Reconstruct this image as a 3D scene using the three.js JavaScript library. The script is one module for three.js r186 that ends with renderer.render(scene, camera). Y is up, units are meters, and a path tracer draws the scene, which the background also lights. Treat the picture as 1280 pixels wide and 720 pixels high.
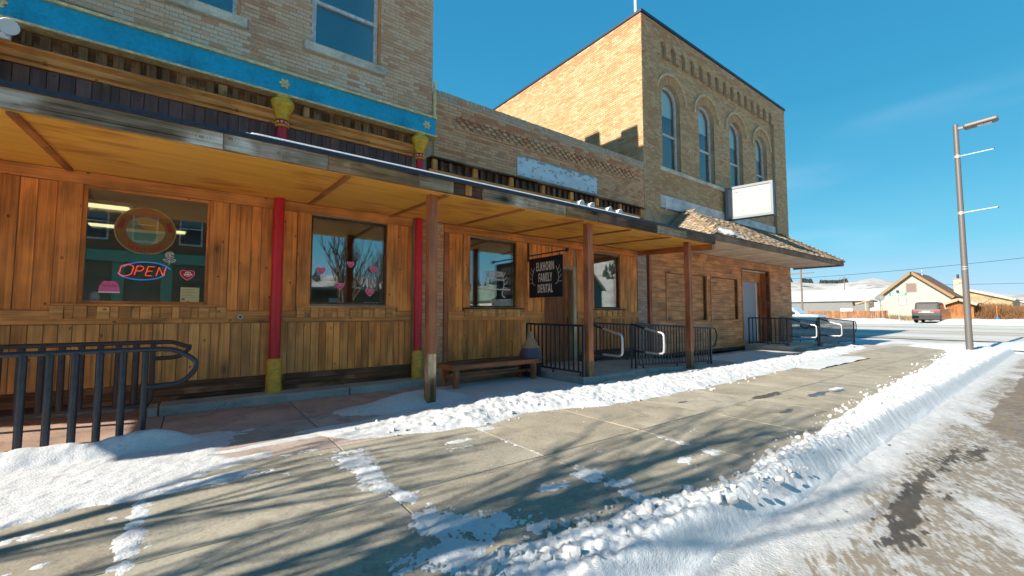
import * as THREE from 'three';
import { mergeGeometries } from 'three/addons/utils/BufferGeometryUtils.js';
import { RectAreaLightUniformsLib } from 'three/addons/lights/RectAreaLightUniformsLib.js';
import { RoundedBoxGeometry } from 'three/addons/geometries/RoundedBoxGeometry.js';

// ---------------------------------------------------------------- camera, sky, sun, exposure
const scene = new THREE.Scene();
const renderer = new THREE.WebGLRenderer({ antialias: true });
renderer.toneMapping = THREE.LinearToneMapping;
renderer.toneMappingExposure = 3.4;
renderer.shadowMap.enabled = true;
const CAM = new THREE.Vector3(0, 1.32, 0);
const camera = new THREE.PerspectiveCamera(68.4, 1280 / 720, 0.05, 4000);
camera.position.copy(CAM);
const heading = 53 * Math.PI / 180, pitch = 3.455 * Math.PI / 180;
camera.lookAt(CAM.x + Math.cos(heading) * Math.cos(pitch), CAM.y + Math.sin(pitch), CAM.z - Math.sin(heading) * Math.cos(pitch));
camera.updateMatrixWorld(true); camera.updateProjectionMatrix();

const SUN_EL = 31 * Math.PI / 180, SUN_AZ = -2.5 * Math.PI / 180;   // low winter sun raking along the street
const sunDir = new THREE.Vector3(-Math.cos(SUN_EL) * Math.cos(SUN_AZ), Math.sin(SUN_EL), Math.cos(SUN_EL) * Math.sin(SUN_AZ));
const sun = new THREE.DirectionalLight(new THREE.Color().setRGB(1.0, 0.91, 0.76), 2.95);
sun.position.copy(sunDir).multiplyScalar(80).add(new THREE.Vector3(10, 0, -5));
sun.target.position.set(10, 0, -5);
sun.castShadow = true; sun.shadow.mapSize.set(4096, 4096);
Object.assign(sun.shadow.camera, { left: -45, right: 45, top: 45, bottom: -45, near: 1, far: 220 });
scene.add(sun, sun.target);

function hash2(x, y) { let h = Math.imul(x | 0, 374761393) + Math.imul(y | 0, 668265263) | 0; h = Math.imul(h ^ (h >>> 13), 1274126177); return ((h ^ (h >>> 16)) >>> 0) / 4294967296; }
function vnoise(x, y) {
  const xi = Math.floor(x), yi = Math.floor(y), fx = x - xi, fy = y - yi, u = fx * fx * (3 - 2 * fx), v = fy * fy * (3 - 2 * fy);
  const a = hash2(xi, yi), b = hash2(xi + 1, yi), c = hash2(xi, yi + 1), d = hash2(xi + 1, yi + 1);
  return a + (b - a) * u + (c - a) * v + (a - b - c + d) * u * v;
}
function fbm(x, y, o = 4) { let s = 0, a = 0.5, t = 0; for (let i = 0; i < o; i++) { s += a * vnoise(x, y); t += a; a *= 0.5; x = x * 2.03 + 17.3; y = y * 2.03 + 9.1; } return s / t; }
function pnoise(x, y, px, py) { // tileable value noise
  const xi = Math.floor(x), yi = Math.floor(y), fx = x - xi, fy = y - yi, u = fx * fx * (3 - 2 * fx), v = fy * fy * (3 - 2 * fy), m = (n, p) => ((n % p) + p) % p;
  const a = hash2(m(xi, px), m(yi, py)), b = hash2(m(xi + 1, px), m(yi, py)), c = hash2(m(xi, px), m(yi + 1, py)), d = hash2(m(xi + 1, px), m(yi + 1, py));
  return a + (b - a) * u + (c - a) * v + (a - b - c + d) * u * v;
}
function pfbm(u, v, fx, fy, o = 4) { let s = 0, a = 0.5, t = 0; for (let i = 0; i < o; i++) { s += a * pnoise(u * fx + i * 0, v * fy, fx, fy); t += a; a *= 0.5; fx *= 2; fy *= 2; } return s / t; }
let seed = 7;
function rnd() { seed = (seed + 0x6D2B79F5) | 0; let t = Math.imul(seed ^ (seed >>> 15), 1 | seed); t = (t + Math.imul(t ^ (t >>> 7), 61 | t)) ^ t; return ((t ^ (t >>> 14)) >>> 0) / 4294967296; }
const rr = (a, b) => a + (b - a) * rnd();
const sm = (a, b, x) => { const t = Math.min(1, Math.max(0, (x - a) / (b - a))); return t * t * (3 - 2 * t); };
const mix = (a, b, t) => a + (b - a) * t;

{ // clear winter sky: deep blue overhead, paler towards the horizon, a few thin streaks
  const W = 1024, H = 512, d = new Float32Array(W * H * 4);
  const stops = [[-0.2, 0.2008, 0.2381, 0.2753], [0, 0.2008, 0.2454, 0.2975], [0.05, 0.1414, 0.2306, 0.2939], [0.13, 0.0632, 0.1971, 0.2715], [0.24, 0.0328, 0.1488, 0.2343], [0.4, 0.016, 0.1115, 0.1949], [0.6, 0.0119, 0.0907, 0.1726], [0.9, 0.01, 0.0744, 0.1488], [1.2, 0.0094, 0.0684, 0.1376], [1.6, 0.0089, 0.0655, 0.1324]];
  for (let j = 0; j < H; j++) {
    const el = ((j + 0.5) / H - 0.5) * Math.PI;
    let k = 0; while (k < stops.length - 2 && el > stops[k + 1][0]) k++;
    const t = Math.min(1, Math.max(0, (el - stops[k][0]) / (stops[k + 1][0] - stops[k][0])));
    for (let i = 0; i < W; i++) {
      const az = i / W;
      const c = sm(.55, .85, pfbm(az, (el + 2) / 4, 14, 60, 4)) * sm(.06, .16, el) * (1 - sm(.28, .5, el)) * .1;
      for (let q = 0; q < 3; q++) d[(j * W + i) * 4 + q] = mix(mix(stops[k][q + 1], stops[k + 1][q + 1], t), [.42, .45, .5][q], c);
      d[(j * W + i) * 4 + 3] = 1;
    }
  }
  const sky = new THREE.DataTexture(d, W, H, THREE.RGBAFormat, THREE.FloatType);
  sky.mapping = THREE.EquirectangularReflectionMapping; sky.magFilter = sky.minFilter = THREE.LinearFilter; sky.wrapS = THREE.RepeatWrapping; sky.needsUpdate = true;
  scene.background = sky; scene.environment = sky;
}

// ---------------------------------------------------------------- helpers
const taken = {};
function numbered(n) { if (taken[n] === undefined) { taken[n] = 0; return n; } taken[n]++; return n + '_' + String(taken[n]).padStart(3, '0'); }
function shadow(o) { o.castShadow = true; o.receiveShadow = true; return o; }
function thing(name, label, category, pos = [0, 0, 0], turn = 0, group) {
  const o = new THREE.Group(); o.name = numbered(name); o.position.set(...pos); o.rotation.y = turn; scene.add(o);
  o.userData = { label, category }; if (group) o.userData.group = group; return o;
}
function part(name, geo, mat, parent, label) { const m = shadow(new THREE.Mesh(geo, mat)); m.name = name; if (label) m.userData.label = label; parent.add(m); return m; }
function struct(name, geo, mat, label, category, kind = 'structure') { const m = shadow(new THREE.Mesh(geo, mat)); m.name = numbered(name); m.userData = { kind, label, category }; scene.add(m); return m; }
function copy(o, pos, turn, label) { const c = o.clone(); c.name = numbered(o.name.replace(/_\d{3}$/, '')); c.position.set(...pos); if (turn !== undefined) c.rotation.y = turn; c.userData = { ...o.userData }; if (label) c.userData.label = label; scene.add(c); return c; }

// boxes by their limits, uv in metres, v along the grain
function uvBox(g, grain = 'y', off = [rr(0, 9), rr(0, 9)]) {
  const p = g.attributes.position, n = g.attributes.normal, uv = g.attributes.uv;
  for (let i = 0; i < p.count; i++) {
    const P = [p.getX(i), p.getY(i), p.getZ(i)], N = [Math.abs(n.getX(i)), Math.abs(n.getY(i)), Math.abs(n.getZ(i))];
    const gi = { x: 0, y: 1, z: 2 }[grain], f = N.indexOf(Math.max(...N)), rest = [0, 1, 2].filter(k => k !== f);
    const vi = rest.includes(gi) ? gi : rest[1], ui = rest.find(k => k !== vi);
    uv.setXY(i, P[ui] + off[0], P[vi] + off[1]);
  }
  return g;
}
function bx(x0, x1, y0, y1, z0, z1, grain = 'y', off) { const g = new THREE.BoxGeometry(x1 - x0, y1 - y0, z1 - z0); g.translate((x0 + x1) / 2, (y0 + y1) / 2, (z0 + z1) / 2); return uvBox(g, grain, off); }
function cbx(x0, x1, y0, y1, z0, z1, grain = 'y', r = .004) { // small chamfers
  const g = new RoundedBoxGeometry(x1 - x0, y1 - y0, z1 - z0, 1, r); g.translate((x0 + x1) / 2, (y0 + y1) / 2, (z0 + z1) / 2); return uvBox(g, grain);
}
function tube(pts, r, seg = 8, closed = false, tens = .0, n) {
  const v = pts.map(p => new THREE.Vector3(...p)), path = new THREE.CurvePath();
  const c = new THREE.CatmullRomCurve3(v, closed, 'catmullrom', tens);
  return new THREE.TubeGeometry(c, n || Math.max(2, pts.length * 4), r, seg, closed);
}
function bar(a, b, r, seg = 8) { return new THREE.TubeGeometry(new THREE.LineCurve3(new THREE.Vector3(...a), new THREE.Vector3(...b)), 1, r, seg, false); }
function cyl(r0, r1, h, x, y, z, seg = 12) { const g = new THREE.CylinderGeometry(r1, r0, h, seg); g.translate(x, y + h / 2, z); return g; }
function merge(list) { return mergeGeometries(list.map(g => { const q = g.index ? g.toNonIndexed() : g; for (const k of Object.keys(q.attributes)) if (!['position', 'normal', 'uv'].includes(k)) q.deleteAttribute(k); return q; })); }
function shapeOf(pts) { const s = new THREE.Shape(); s.moveTo(...pts[0]); for (const p of pts.slice(1)) s.lineTo(...p); s.closePath(); return s; }
const rectPath = (x0, x1, y0, y1) => { const p = new THREE.Path(); p.moveTo(x0, y0); p.lineTo(x0, y1); p.lineTo(x1, y1); p.lineTo(x1, y0); p.closePath(); return p; };
function slab(outer, holes, depth, z) { const s = outer instanceof THREE.Shape ? outer : shapeOf(outer); s.holes = holes; const g = new THREE.ExtrudeGeometry(s, { depth, bevelEnabled: false, curveSegments: 20 }); g.translate(0, 0, z); return g; }
function quadGrid(nx, nz, fn) { // fn(i/nx, j/nz) -> [x,y,z,u,v] or null-able
  const pos = [], uv = [], idx = [];
  for (let j = 0; j <= nz; j++) for (let i = 0; i <= nx; i++) { const q = fn(i / nx, j / nz); pos.push(q[0], q[1], q[2]); uv.push(q[3] ?? q[0], q[4] ?? q[2]); }
  for (let j = 0; j < nz; j++) for (let i = 0; i < nx; i++) { const a = j * (nx + 1) + i, b = a + 1, c = a + nx + 1, d = c + 1; idx.push(a, c, b, b, c, d); }
  const g = new THREE.BufferGeometry(); g.setAttribute('position', new THREE.Float32BufferAttribute(pos, 3)); g.setAttribute('uv', new THREE.Float32BufferAttribute(uv, 2)); g.setIndex(idx); g.computeVertexNormals(); return g;
}

// ---------------------------------------------------------------- textures and materials
const s2 = v => { v = Math.min(1, Math.max(0, v)); return 255 * (v <= .0031308 ? v * 12.92 : 1.055 * Math.pow(v, 1 / 2.4) - .055); };
function tex(w, h, fn, size, linear = false) {
  const d = new Uint8Array(w * h * 4);
  for (let j = 0; j < h; j++) for (let i = 0; i < w; i++) { const c = fn(i / w, j / h), k = (j * w + i) * 4; for (let q = 0; q < 3; q++) d[k + q] = linear ? Math.min(255, Math.max(0, 255 * c[q])) : s2(c[q]); d[k + 3] = c[3] === undefined ? 255 : 255 * c[3]; }
  const t = new THREE.DataTexture(d, w, h); t.wrapS = t.wrapT = THREE.RepeatWrapping; t.magFilter = THREE.LinearFilter; t.minFilter = THREE.LinearMipmapLinearFilter; t.generateMipmaps = true;
  if (!linear) t.colorSpace = THREE.SRGBColorSpace; if (size) t.repeat.set(1 / size[0], 1 / size[1]); t.needsUpdate = true; return t;
}
const C = (r, g, b) => new THREE.Color().setRGB(r, g, b);
function mat(r, g, b, rough = .8, o = {}) { return new THREE.MeshStandardMaterial({ color: C(r, g, b), roughness: rough, ...o }); }
function grain(u, v, knotty) { // tileable board figure
  const warp = pfbm(u, v, 3, 3, 3) * .25;
  let g = .5 * pfbm(u + warp * .03, v, 90, 3, 3) + .3 * pfbm(u, v, 28, 2, 3) + .2 * pfbm(u, v, 5, 5, 3);
  let k = 0;
  if (knotty) for (let i = 0; i < 9; i++) { const kx = hash2(i, 51), ky = hash2(i, 77); let dx = Math.abs(u - kx), dy = Math.abs(v - ky); dx = Math.min(dx, 1 - dx) * 1.0; dy = Math.min(dy, 1 - dy) * 2; const q = Math.hypot(dx, dy * .7); k = Math.max(k, 1 - sm(.006, .022, q)); g += .12 * Math.sin(q * 320) * (1 - sm(.02, .09, q)); }
  return [g, k];
}
const woodTex = tex(512, 1024, (u, v) => { const [g, k] = grain(u, v, true), b = pfbm(u, v, 4, 7, 4); let m = .82 + 1.25 * (g - .5) + .5 * (b - .5); m *= (1 - .65 * k) * (1 - .32 * sm(.56, .76, pfbm(u, v, 7, 2, 4))); const w = sm(.55, .8, pfbm(u, v, 7, 3, 4)); return [mix(m, m * 1.08 + .05, w), mix(m * .97, m * 1.08 + .05, w), mix(m * .9, m * 1.1 + .05, w)]; }, [1, 2]);
const woodBump = tex(512, 1024, (u, v) => { const g = grain(u, v, true)[0]; return [g, g, g]; }, [1, 2], true);
const oldTex = tex(512, 1024, (u, v) => { const [g, k] = grain(u, v, true), b = pfbm(u, v, 3, 6, 5), d = sm(.5, .72, pfbm(u, v, 9, 4, 4)); const m = (.5 + 1.1 * (g - .5) + .5 * (b - .5)) * (1 - .5 * k), w = sm(.45, .7, b); return [mix(m * .75, m + .12, w) * (1 - .35 * d), mix(m * .62, m + .11, w) * (1 - .45 * d), mix(m * .45, m + .1, w) * (1 - .5 * d)]; }, [1, 2]);
const panelTex = tex(512, 512, (u, v) => { const g = .6 * pfbm(u, v, 40, 3, 4) + .4 * pfbm(u, v, 6, 2, 4), m = .88 + .42 * (g - .5), st = sm(.56, .78, pfbm(u, v, 4, 3, 5)); return [m * (1 - .3 * st), m * (1 - .5 * st), m * (1 - .5 * st)]; }, [1.2, 2.4]);
const speck = tex(256, 256, (u, v) => { const g = pfbm(u, v, 16, 16, 4), f = pfbm(u, v, 64, 64, 2); const m = .72 + .5 * (g - .5) + .35 * (f - .5); return [m, m, m]; });
const speckBump = tex(256, 256, (u, v) => { const g = .5 * pfbm(u, v, 16, 16, 4) + .5 * pfbm(u, v, 64, 64, 2); return [g, g, g]; }, undefined, true);
const blotch = tex(512, 512, (u, v) => { const g = pfbm(u, v, 5, 5, 6), f = pfbm(u, v, 60, 60, 3), s = sm(.6, .75, pfbm(u, v, 9, 7, 5)); const m = .76 + .55 * (g - .5) + .3 * (f - .5) - .12 * s; return [m, m * .99, m * .97]; }, [1.6, 1.6]);
const concTex = tex(1024, 1024, (u, v) => { const g = pfbm(u, v, 6, 6, 6), f = pfbm(u, v, 200, 200, 3), w = sm(.56, .7, pfbm(u, v, 8, 6, 5)), p = sm(.74, .78, pfbm(u, v, 120, 120, 2)); const dk = sm(.62, .74, pfbm(u, v, 14, 11, 5)); let m = .79 + .5 * (g - .5) + .32 * (f - .5) - .16 * p; return [m * (1 - .16 * w - .2 * dk), m * (1 - .17 * w - .2 * dk), m * (1 - .18 * w - .19 * dk)]; }, [2.9, 2.9]);
const fineBump = tex(512, 512, (u, v) => { const f = .4 * pfbm(u, v, 20, 20, 4) + .6 * pfbm(u, v, 120, 120, 2); return [f, f, f]; }, [1, 1], true);

const snowTex = tex(1024, 1024, (u, v) => { const g = pfbm(u, v, 8, 8, 5), f = pfbm(u, v, 90, 90, 3), d = sm(.66, .78, pfbm(u, v, 40, 40, 4)) * sm(.5, .62, g), s = hash2(Math.floor(u * 1024), Math.floor(v * 1024)) > .9985 ? .45 : 0; const m = .9 + .16 * (g - .5) + .2 * (f - .5); const k = Math.min(1, d * .35 + s); return [mix(m, .42, k), mix(m, .36, k), mix(m, .28, k)]; }, [2.2, 2.2]);
const wood = (r, g, b, o = {}) => mat(r, g, b, .62, { map: woodTex, bumpMap: woodBump, bumpScale: .003, ...o });
const tones = (n, r, g, b, spread, f = wood) => Array.from({ length: n }, (_, i) => { const k = 1 + spread * (2 * hash2(i, 311 + n) - 1), w = 1 + .3 * spread * (2 * hash2(i, 97) - 1); return f(r * k, g * k * w, b * k * w * w); });
const M = {
  upper: tones(7, 1.0, .365, .08, .2), lower: tones(9, 1.0, .455, .135, .24), lowerRed: tones(8, 1.0, .38, .09, .28), plinth: tones(4, .6, .29, .15, .3, (r, g, b) => mat(r, g, b, .7, { map: oldTex, bumpMap: woodBump, bumpScale: .004 })),
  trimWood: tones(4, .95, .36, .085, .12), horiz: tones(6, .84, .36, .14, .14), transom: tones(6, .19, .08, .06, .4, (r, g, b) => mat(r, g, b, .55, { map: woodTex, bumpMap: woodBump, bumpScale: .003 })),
  cornice: wood(.85, .36, .095), dentil: tones(4, .74, .42, .2, .35, (r, g, b) => mat(r, g, b, .8, { map: oldTex, bumpMap: woodBump, bumpScale: .004 })),
  greyWood: tones(3, .98, .92, .83, .08, (r, g, b) => mat(r, g, b, .75, { map: woodTex, bumpMap: woodBump, bumpScale: .003 })), midWood: tones(3, .95, .83, .70, .05, (r, g, b) => mat(r, g, b, .75, { map: oldTex, bumpMap: woodBump, bumpScale: .003 })), darkWood: tones(3, .28, .16, .10, .3, (r, g, b) => mat(r, g, b, .7, { map: oldTex, bumpMap: woodBump, bumpScale: .003 })),
  soffit: tones(4, 1.0, .49, .07, .03, (r, g, b) => mat(r, g, b, .55, { map: panelTex })), batten: wood(.56, .19, .05), postWood: wood(.56, .18, .075), postOld: mat(.95, .64, .38, .8, { map: oldTex, bumpMap: woodBump, bumpScale: .004 }),
  beigeSoffit: mat(1, .77, .54, .8, { map: blotch }), fasciaBrown: tones(3, .26, .15, .10, .2, (r, g, b) => mat(r, g, b, .7, { map: woodTex })),
  mortarPale: mat(.62, .53, .43, .95, { map: blotch }), mortarBuff: mat(.52, .40, .27, .95, { map: blotch }),
  blue: mat(.015, .45, .74, .38, { map: blotch }), cream: mat(1, .78, .40, .5, { map: speck }), yellow: mat(1, .56, .03, .45, { map: speck }), red: mat(.80, .015, .035, .4, { map: blotch }), yellowOld: mat(1.0, .57, .07, .5, { map: speck }),
  stone: mat(.82, .75, .62, .9, { map: blotch, bumpMap: speckBump, bumpScale: .01 }), whitePaint: mat(.78, .78, .77, .5, { map: speck }), palePanel: mat(.55, .64, .70, .7, { map: blotch }), whiteBand: mat(.74, .76, .79, .5, { map: blotch }),
  steel: mat(.055, .062, .080, .42, { metalness: .35, map: speck }), steelBrown: mat(.085, .06, .06, .45, { metalness: .3, map: speck }), galv: mat(.55, .56, .58, .4, { metalness: .6 }), black: mat(.012, .013, .02, .45), flash: mat(.05, .06, .09, .4, { metalness: .5 }),
  concrete: mat(.44, .37, .265, .9, { map: concTex, bumpMap: fineBump, bumpScale: .002 }), concreteGrey: mat(.52, .50, .46, .9, { map: concTex, bumpMap: fineBump, bumpScale: .002 }), concreteRed: mat(.50, .34, .27, .9, { map: concTex, bumpMap: fineBump, bumpScale: .002 }),
  dark: mat(.06, .058, .056, .9), room: mat(.46, .42, .36, .9), roomTeal: mat(.22, .27, .24, .8),
  snow: mat(.63, .645, .67, .6, { map: snowTex, bumpMap: fineBump, bumpScale: .005 }), white: mat(.8, .8, .8, .5), rubber: mat(.02, .02, .02, .8), rust: mat(.30, .12, .05, .8, { map: blotch }),
  shingle: tones(8, .66, .55, .43, .4, (r, g, b) => mat(r, g, b, .9, { map: oldTex })),
};
const glass = new THREE.MeshPhysicalMaterial({ color: C(.85, .9, .9), roughness: .01, transmission: 1, thickness: 0, ior: 2.3, metalness: 0 });
const glassFar = new THREE.MeshPhysicalMaterial({ color: C(.02, .03, .05), roughness: .06, ior: 2.3 });

// which pieces of a big set are drawn largest: in the frame and near
function inView(p) { const q = p.clone().project(camera); return q.z < 1 && Math.abs(q.x) < 1.03 && Math.abs(q.y) < 1.05; }
const unitBox = new THREE.BoxGeometry(1, 1, 1);
function setOf(items, parent, name, fieldName, mats, geo = unitBox, limit = 300) { // items: {m: Matrix4, p: Vector3, tone: int, c: Color}
  const order = items.map((it, i) => [it, i, (inView(it.p) && !it.far ? 0 : 1e4) + it.p.distanceTo(CAM)]).sort((a, b) => a[2] - b[2]);
  const near = order.slice(0, limit), rest = order.slice(limit);
  for (const [it] of near) { const b = part(name, geo, mats[it.tone % mats.length], parent); it.m.decompose(b.position, b.quaternion, b.scale); }
  mats.forEach((mt, k) => {
    const l = rest.filter(([it]) => it.tone % mats.length === k); if (!l.length) return;
    const im = shadow(new THREE.InstancedMesh(geo, mt, l.length)); im.name = fieldName; im.userData.kind = 'stuff'; l.forEach(([it], i) => im.setMatrixAt(i, it.m)); parent.add(im);
  });
}
const BH = .057, BL = .2, JT = .011;
// running bond with a header course every seventh; spans(y) gives the stretches where brick may lie
function courses({ o, dir, nor, y0, y1, spans, tone, out = [], face = .008, jit = .004, far }) {
  const d = new THREE.Vector3(dir[0], 0, dir[1]), n = new THREE.Vector3(nor[0], 0, nor[1]), rot = new THREE.Matrix4().makeBasis(d, new THREE.Vector3(0, 1, 0), n);
  let r = 0;
  for (let y = y0; y + BH <= y1 + .001; y += BH + JT, r++) {
    const L = r % 7 === 6 ? .095 : BL, st = L + JT, off = (r % 2) * st * .5 + (r % 7 === 6 ? .03 : 0);
    for (const [a, b] of spans(y + BH / 2)) {
      for (let k = Math.floor((a - off) / st); k * st + off < b; k++) {
        const s0 = Math.max(a, k * st + off), s1 = Math.min(b, k * st + off + L); if (s1 - s0 < .025) continue;
        const s = (s0 + s1) / 2, p = new THREE.Vector3(...o).addScaledVector(d, s).addScaledVector(n, face - .02 + rr(-jit, jit * .6)); p.y = y + BH / 2;
        const m = rot.clone().scale(new THREE.Vector3(s1 - s0, BH * rr(.95, 1.03), .04)); m.setPosition(p);
        out.push({ m, p, tone: tone(s, y), far });
      }
    }
  }
  return out;
}
function cut(a, b, holes) { let l = [[a, b]]; for (const [h0, h1] of holes) l = l.flatMap(([p, q]) => h1 <= p || h0 >= q ? [[p, q]] : [[p, h0], [h1, q]].filter(([x, y]) => y - x > .01)); return l; }
const brickMats = (list) => list.map(([r, g, b]) => mat(r, g, b, .92, { map: speck, bumpMap: speckBump, bumpScale: .004 }));
// ---------------------------------------------------------------- ground, street, pavement, snow
const rise = x => .40 * sm(26, 56, x) + .55 * sm(54, 84, x) + .004 * Math.max(0, x - 84);
const lerpTab = (t, x) => { if (x <= t[0][0]) return t[0][1]; for (let i = 1; i < t.length; i++) if (x <= t[i][0]) return mix(t[i - 1][1], t[i][1], (x - t[i - 1][0]) / (t[i][0] - t[i - 1][0])); return t[t.length - 1][1]; };
const groundTex = tex(1024, 1024, (u, v) => { const g = pfbm(u, v, 10, 10, 6), d = sm(.56, .68, pfbm(u, v, 24, 18, 5)), m = .56 + .2 * (g - .5); return [mix(m, .26, d * .55), mix(m * 1.01, .2, d * .55), mix(m * 1.04, .12, d * .55)]; }, [40, 40]);
{
  const N = 150, w = t => Math.sign(t) * Math.pow(Math.abs(t), 2.6) * 1500;
  const g = quadGrid(N, N, (i, j) => { const x = w(i * 2 - 1) + 15, z = w(j * 2 - 1); return [x, -.17 + .15 * sm(22.6, 24.5, x) + rise(x) + .05 * (fbm(x * .3, z * .3) - .5) * sm(30, 60, Math.abs(x)), z, x, z]; });
  struct('ground', g, mat(1, 1, 1, .85, { map: groundTex, bumpMap: fineBump, bumpScale: .01 }), 'snow covered ground reaching out to the hills', 'ground');
}
const roadTex = tex(2048, 512, (u, v) => {
  const x = -2 + 18 * u, z = -1.45 + 4.5 * v, al = -.88 * x + .48 * z, ac = .48 * x + .88 * z;
  const n1 = fbm(al * .9 + 40, ac * 3.2 + 11, 5), n2 = fbm(al * 5, ac * 26, 4), n3 = fbm(x * 14, z * 14, 3), n4 = fbm(x * .9 + 3, z * 2.4 + 8, 5);
  const n5 = vnoise(x * 90, z * 90), n6 = vnoise(al * 22, ac * 90); let c = [.56, .56, .57]; const k = .86 + .34 * (n3 - .5) + .3 * (n2 - .5) + .22 * (n5 - .5); c = c.map(q => q * k);
  const open = sm(-1.25, -.85, z);
  const dirt = Math.min(1, open * (sm(.36, .62, n1 * .6 + n2 * .4) * .9 + .45 * sm(.4, .58, n4)) * (.3 + 1.3 * sm(.36, .64, n3 * .35 + n2 * .3 + n6 * .35)));
  c = [mix(c[0], .23, dirt), mix(c[1], .193, dirt), mix(c[2], .15, dirt)];
  const gs = (cx, cz, rx, rz) => Math.exp(-(((x - cx) / rx) ** 2 + ((z - cz) / rz) ** 2));
  const spot = gs(3.75, -.74, .32, .11) + gs(4.15, -.82, .34, .1) + gs(4.6, -.86, .4, .09) + gs(5.1, -.9, .35, .08) + gs(6.0, -.83, .7, .1) + gs(6.5, -.68, .5, .08) + .9 * gs(4.9, -.66, .5, .05) + .8 * gs(2.2, .5, .5, .2) + .7 * gs(9.5, -.5, 1.2, .15);
  const wet = .95 * sm(.42, .58, spot * .6 + (fbm(x * 7, z * 16, 4) - .5) * 1.0 + (fbm(al * 14, ac * 46, 4) - .5) * .95);
  c = [mix(c[0], .03 + .05 * n3, wet), mix(c[1], .024 + .04 * n3, wet), mix(c[2], .02 + .03 * n3, wet)];
  const bare = .8 * sm(.53, .7, sm(6.5, 10, x + 4 * (z + .9)) * sm(-.98, -.7, z) * .9 + (fbm(x * 2.2, z * 5, 5) - .5) * .9);
  const b2 = .15 + .2 * (n3 - .5) + .16 * (n2 - .5) + .06 * (n5 - .5); c = [mix(c[0], b2, bare), mix(c[1], b2 * .72, bare), mix(c[2], b2 * .46, bare)];
  return c;
}, [18, 4.5]);
roadTex.wrapS = roadTex.wrapT = THREE.MirroredRepeatWrapping; roadTex.offset.set(2 / 18, 1.45 / 4.5);
{
  const g = quadGrid(700, 150, (i, j) => { const x = -14 + 42 * i, t = j * j * .6 + j * .4, z = -1.5 + 11.5 * t; const y = -.122 + .02 * (fbm(x * 1.3, z * 3.5, 4) - .5) + .014 * (fbm(-.88 * x * 4 + .48 * z * 4, (.48 * x + .88 * z) * 14, 3) - .5) + .012 * sm(-1.0, -1.4, z); return [x, y, z, x, z]; });
  struct('road', g, mat(1, 1, 1, .72, { map: roadTex, bumpMap: fineBump, bumpScale: .008 }), 'street with packed dirty snow and dark wet asphalt patches', 'road');
  const st = tex(512, 512, (u, v) => { const g = pfbm(u, v, 3, 14, 5), f = pfbm(u, v, 30, 90, 3), d = sm(.42, .62, g * .75 + f * .25); return [mix(.52, .36, d), mix(.51, .32, d), mix(.50, .265, d)]; }, [50, 14]);
  const side = quadGrid(24, 60, (i, j) => { const z = -70 + 140 * j, x = 29.5 + 21.5 * i + .5 * (fbm(z * .3, i > .5 ? 3 : 9) - .5); return [x, rise(x) - .002 + .022, z, z, x]; });
  struct('side_street', side, mat(1, 1, 1, .75, { map: st, bumpMap: fineBump, bumpScale: .01 }), 'cross street with thin grey snow beyond the corner', 'road');
}
{ // pavement: every slab its own piece on a dark bed
  const walk = new THREE.Group(); walk.name = numbered('sidewalk'); walk.userData = { kind: 'structure', label: 'tan concrete sidewalk of square slabs along the shops', category: 'sidewalk' }; scene.add(walk);
  part('bed', bx(-10, 23.3, -.17, -.02, -7.2, -1.63), mat(.12, .10, .08, .95), walk);
  const cols = tones(7, .425, .378, .298, .08, (r, g, b) => mat(r, g, b, .88, { map: concTex, bumpMap: fineBump, bumpScale: .002 }));
  const reds = tones(5, .54, .435, .39, .06, (r, g, b) => mat(r, g, b, .88, { map: concTex, bumpMap: fineBump, bumpScale: .002 }));
  const rows = [[-7.19, -5.9, reds], [-5.9, -4.48, reds], [-4.48, -3.05, cols], [-3.05, -1.64, cols]];
  rows.forEach(([a, b, ms], r) => { for (let k = -6; k < 16; k++) {
    const x0 = -.24 + 1.4505 * k, x1 = x0 + 1.4505, g = new RoundedBoxGeometry(x1 - x0 - .012, .1, b - a - .012, 1, .006);
    g.translate(0, 0, 0); uvBox(g, 'z'); const m = part('slab', g, ms[Math.floor(rnd() * ms.length)], walk); m.position.set((x0 + x1) / 2, -.05 + rr(-.002, .001), (a + b) / 2); m.rotation.set(rr(-.0012, .0012), 0, rr(-.0012, .0012));
  } });
  const kerb = new THREE.Group(); kerb.name = numbered('kerb'); kerb.userData = { kind: 'structure', label: 'grey concrete kerb between sidewalk and street', category: 'kerb' }; scene.add(kerb);
  for (let k = -4; k < 8; k++) part('kerb_stone', cbx(k * 2.9, k * 2.9 + 2.885, -.17, .002, -1.632, -1.475, 'x', .02), M.concreteGrey, kerb);
}
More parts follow.
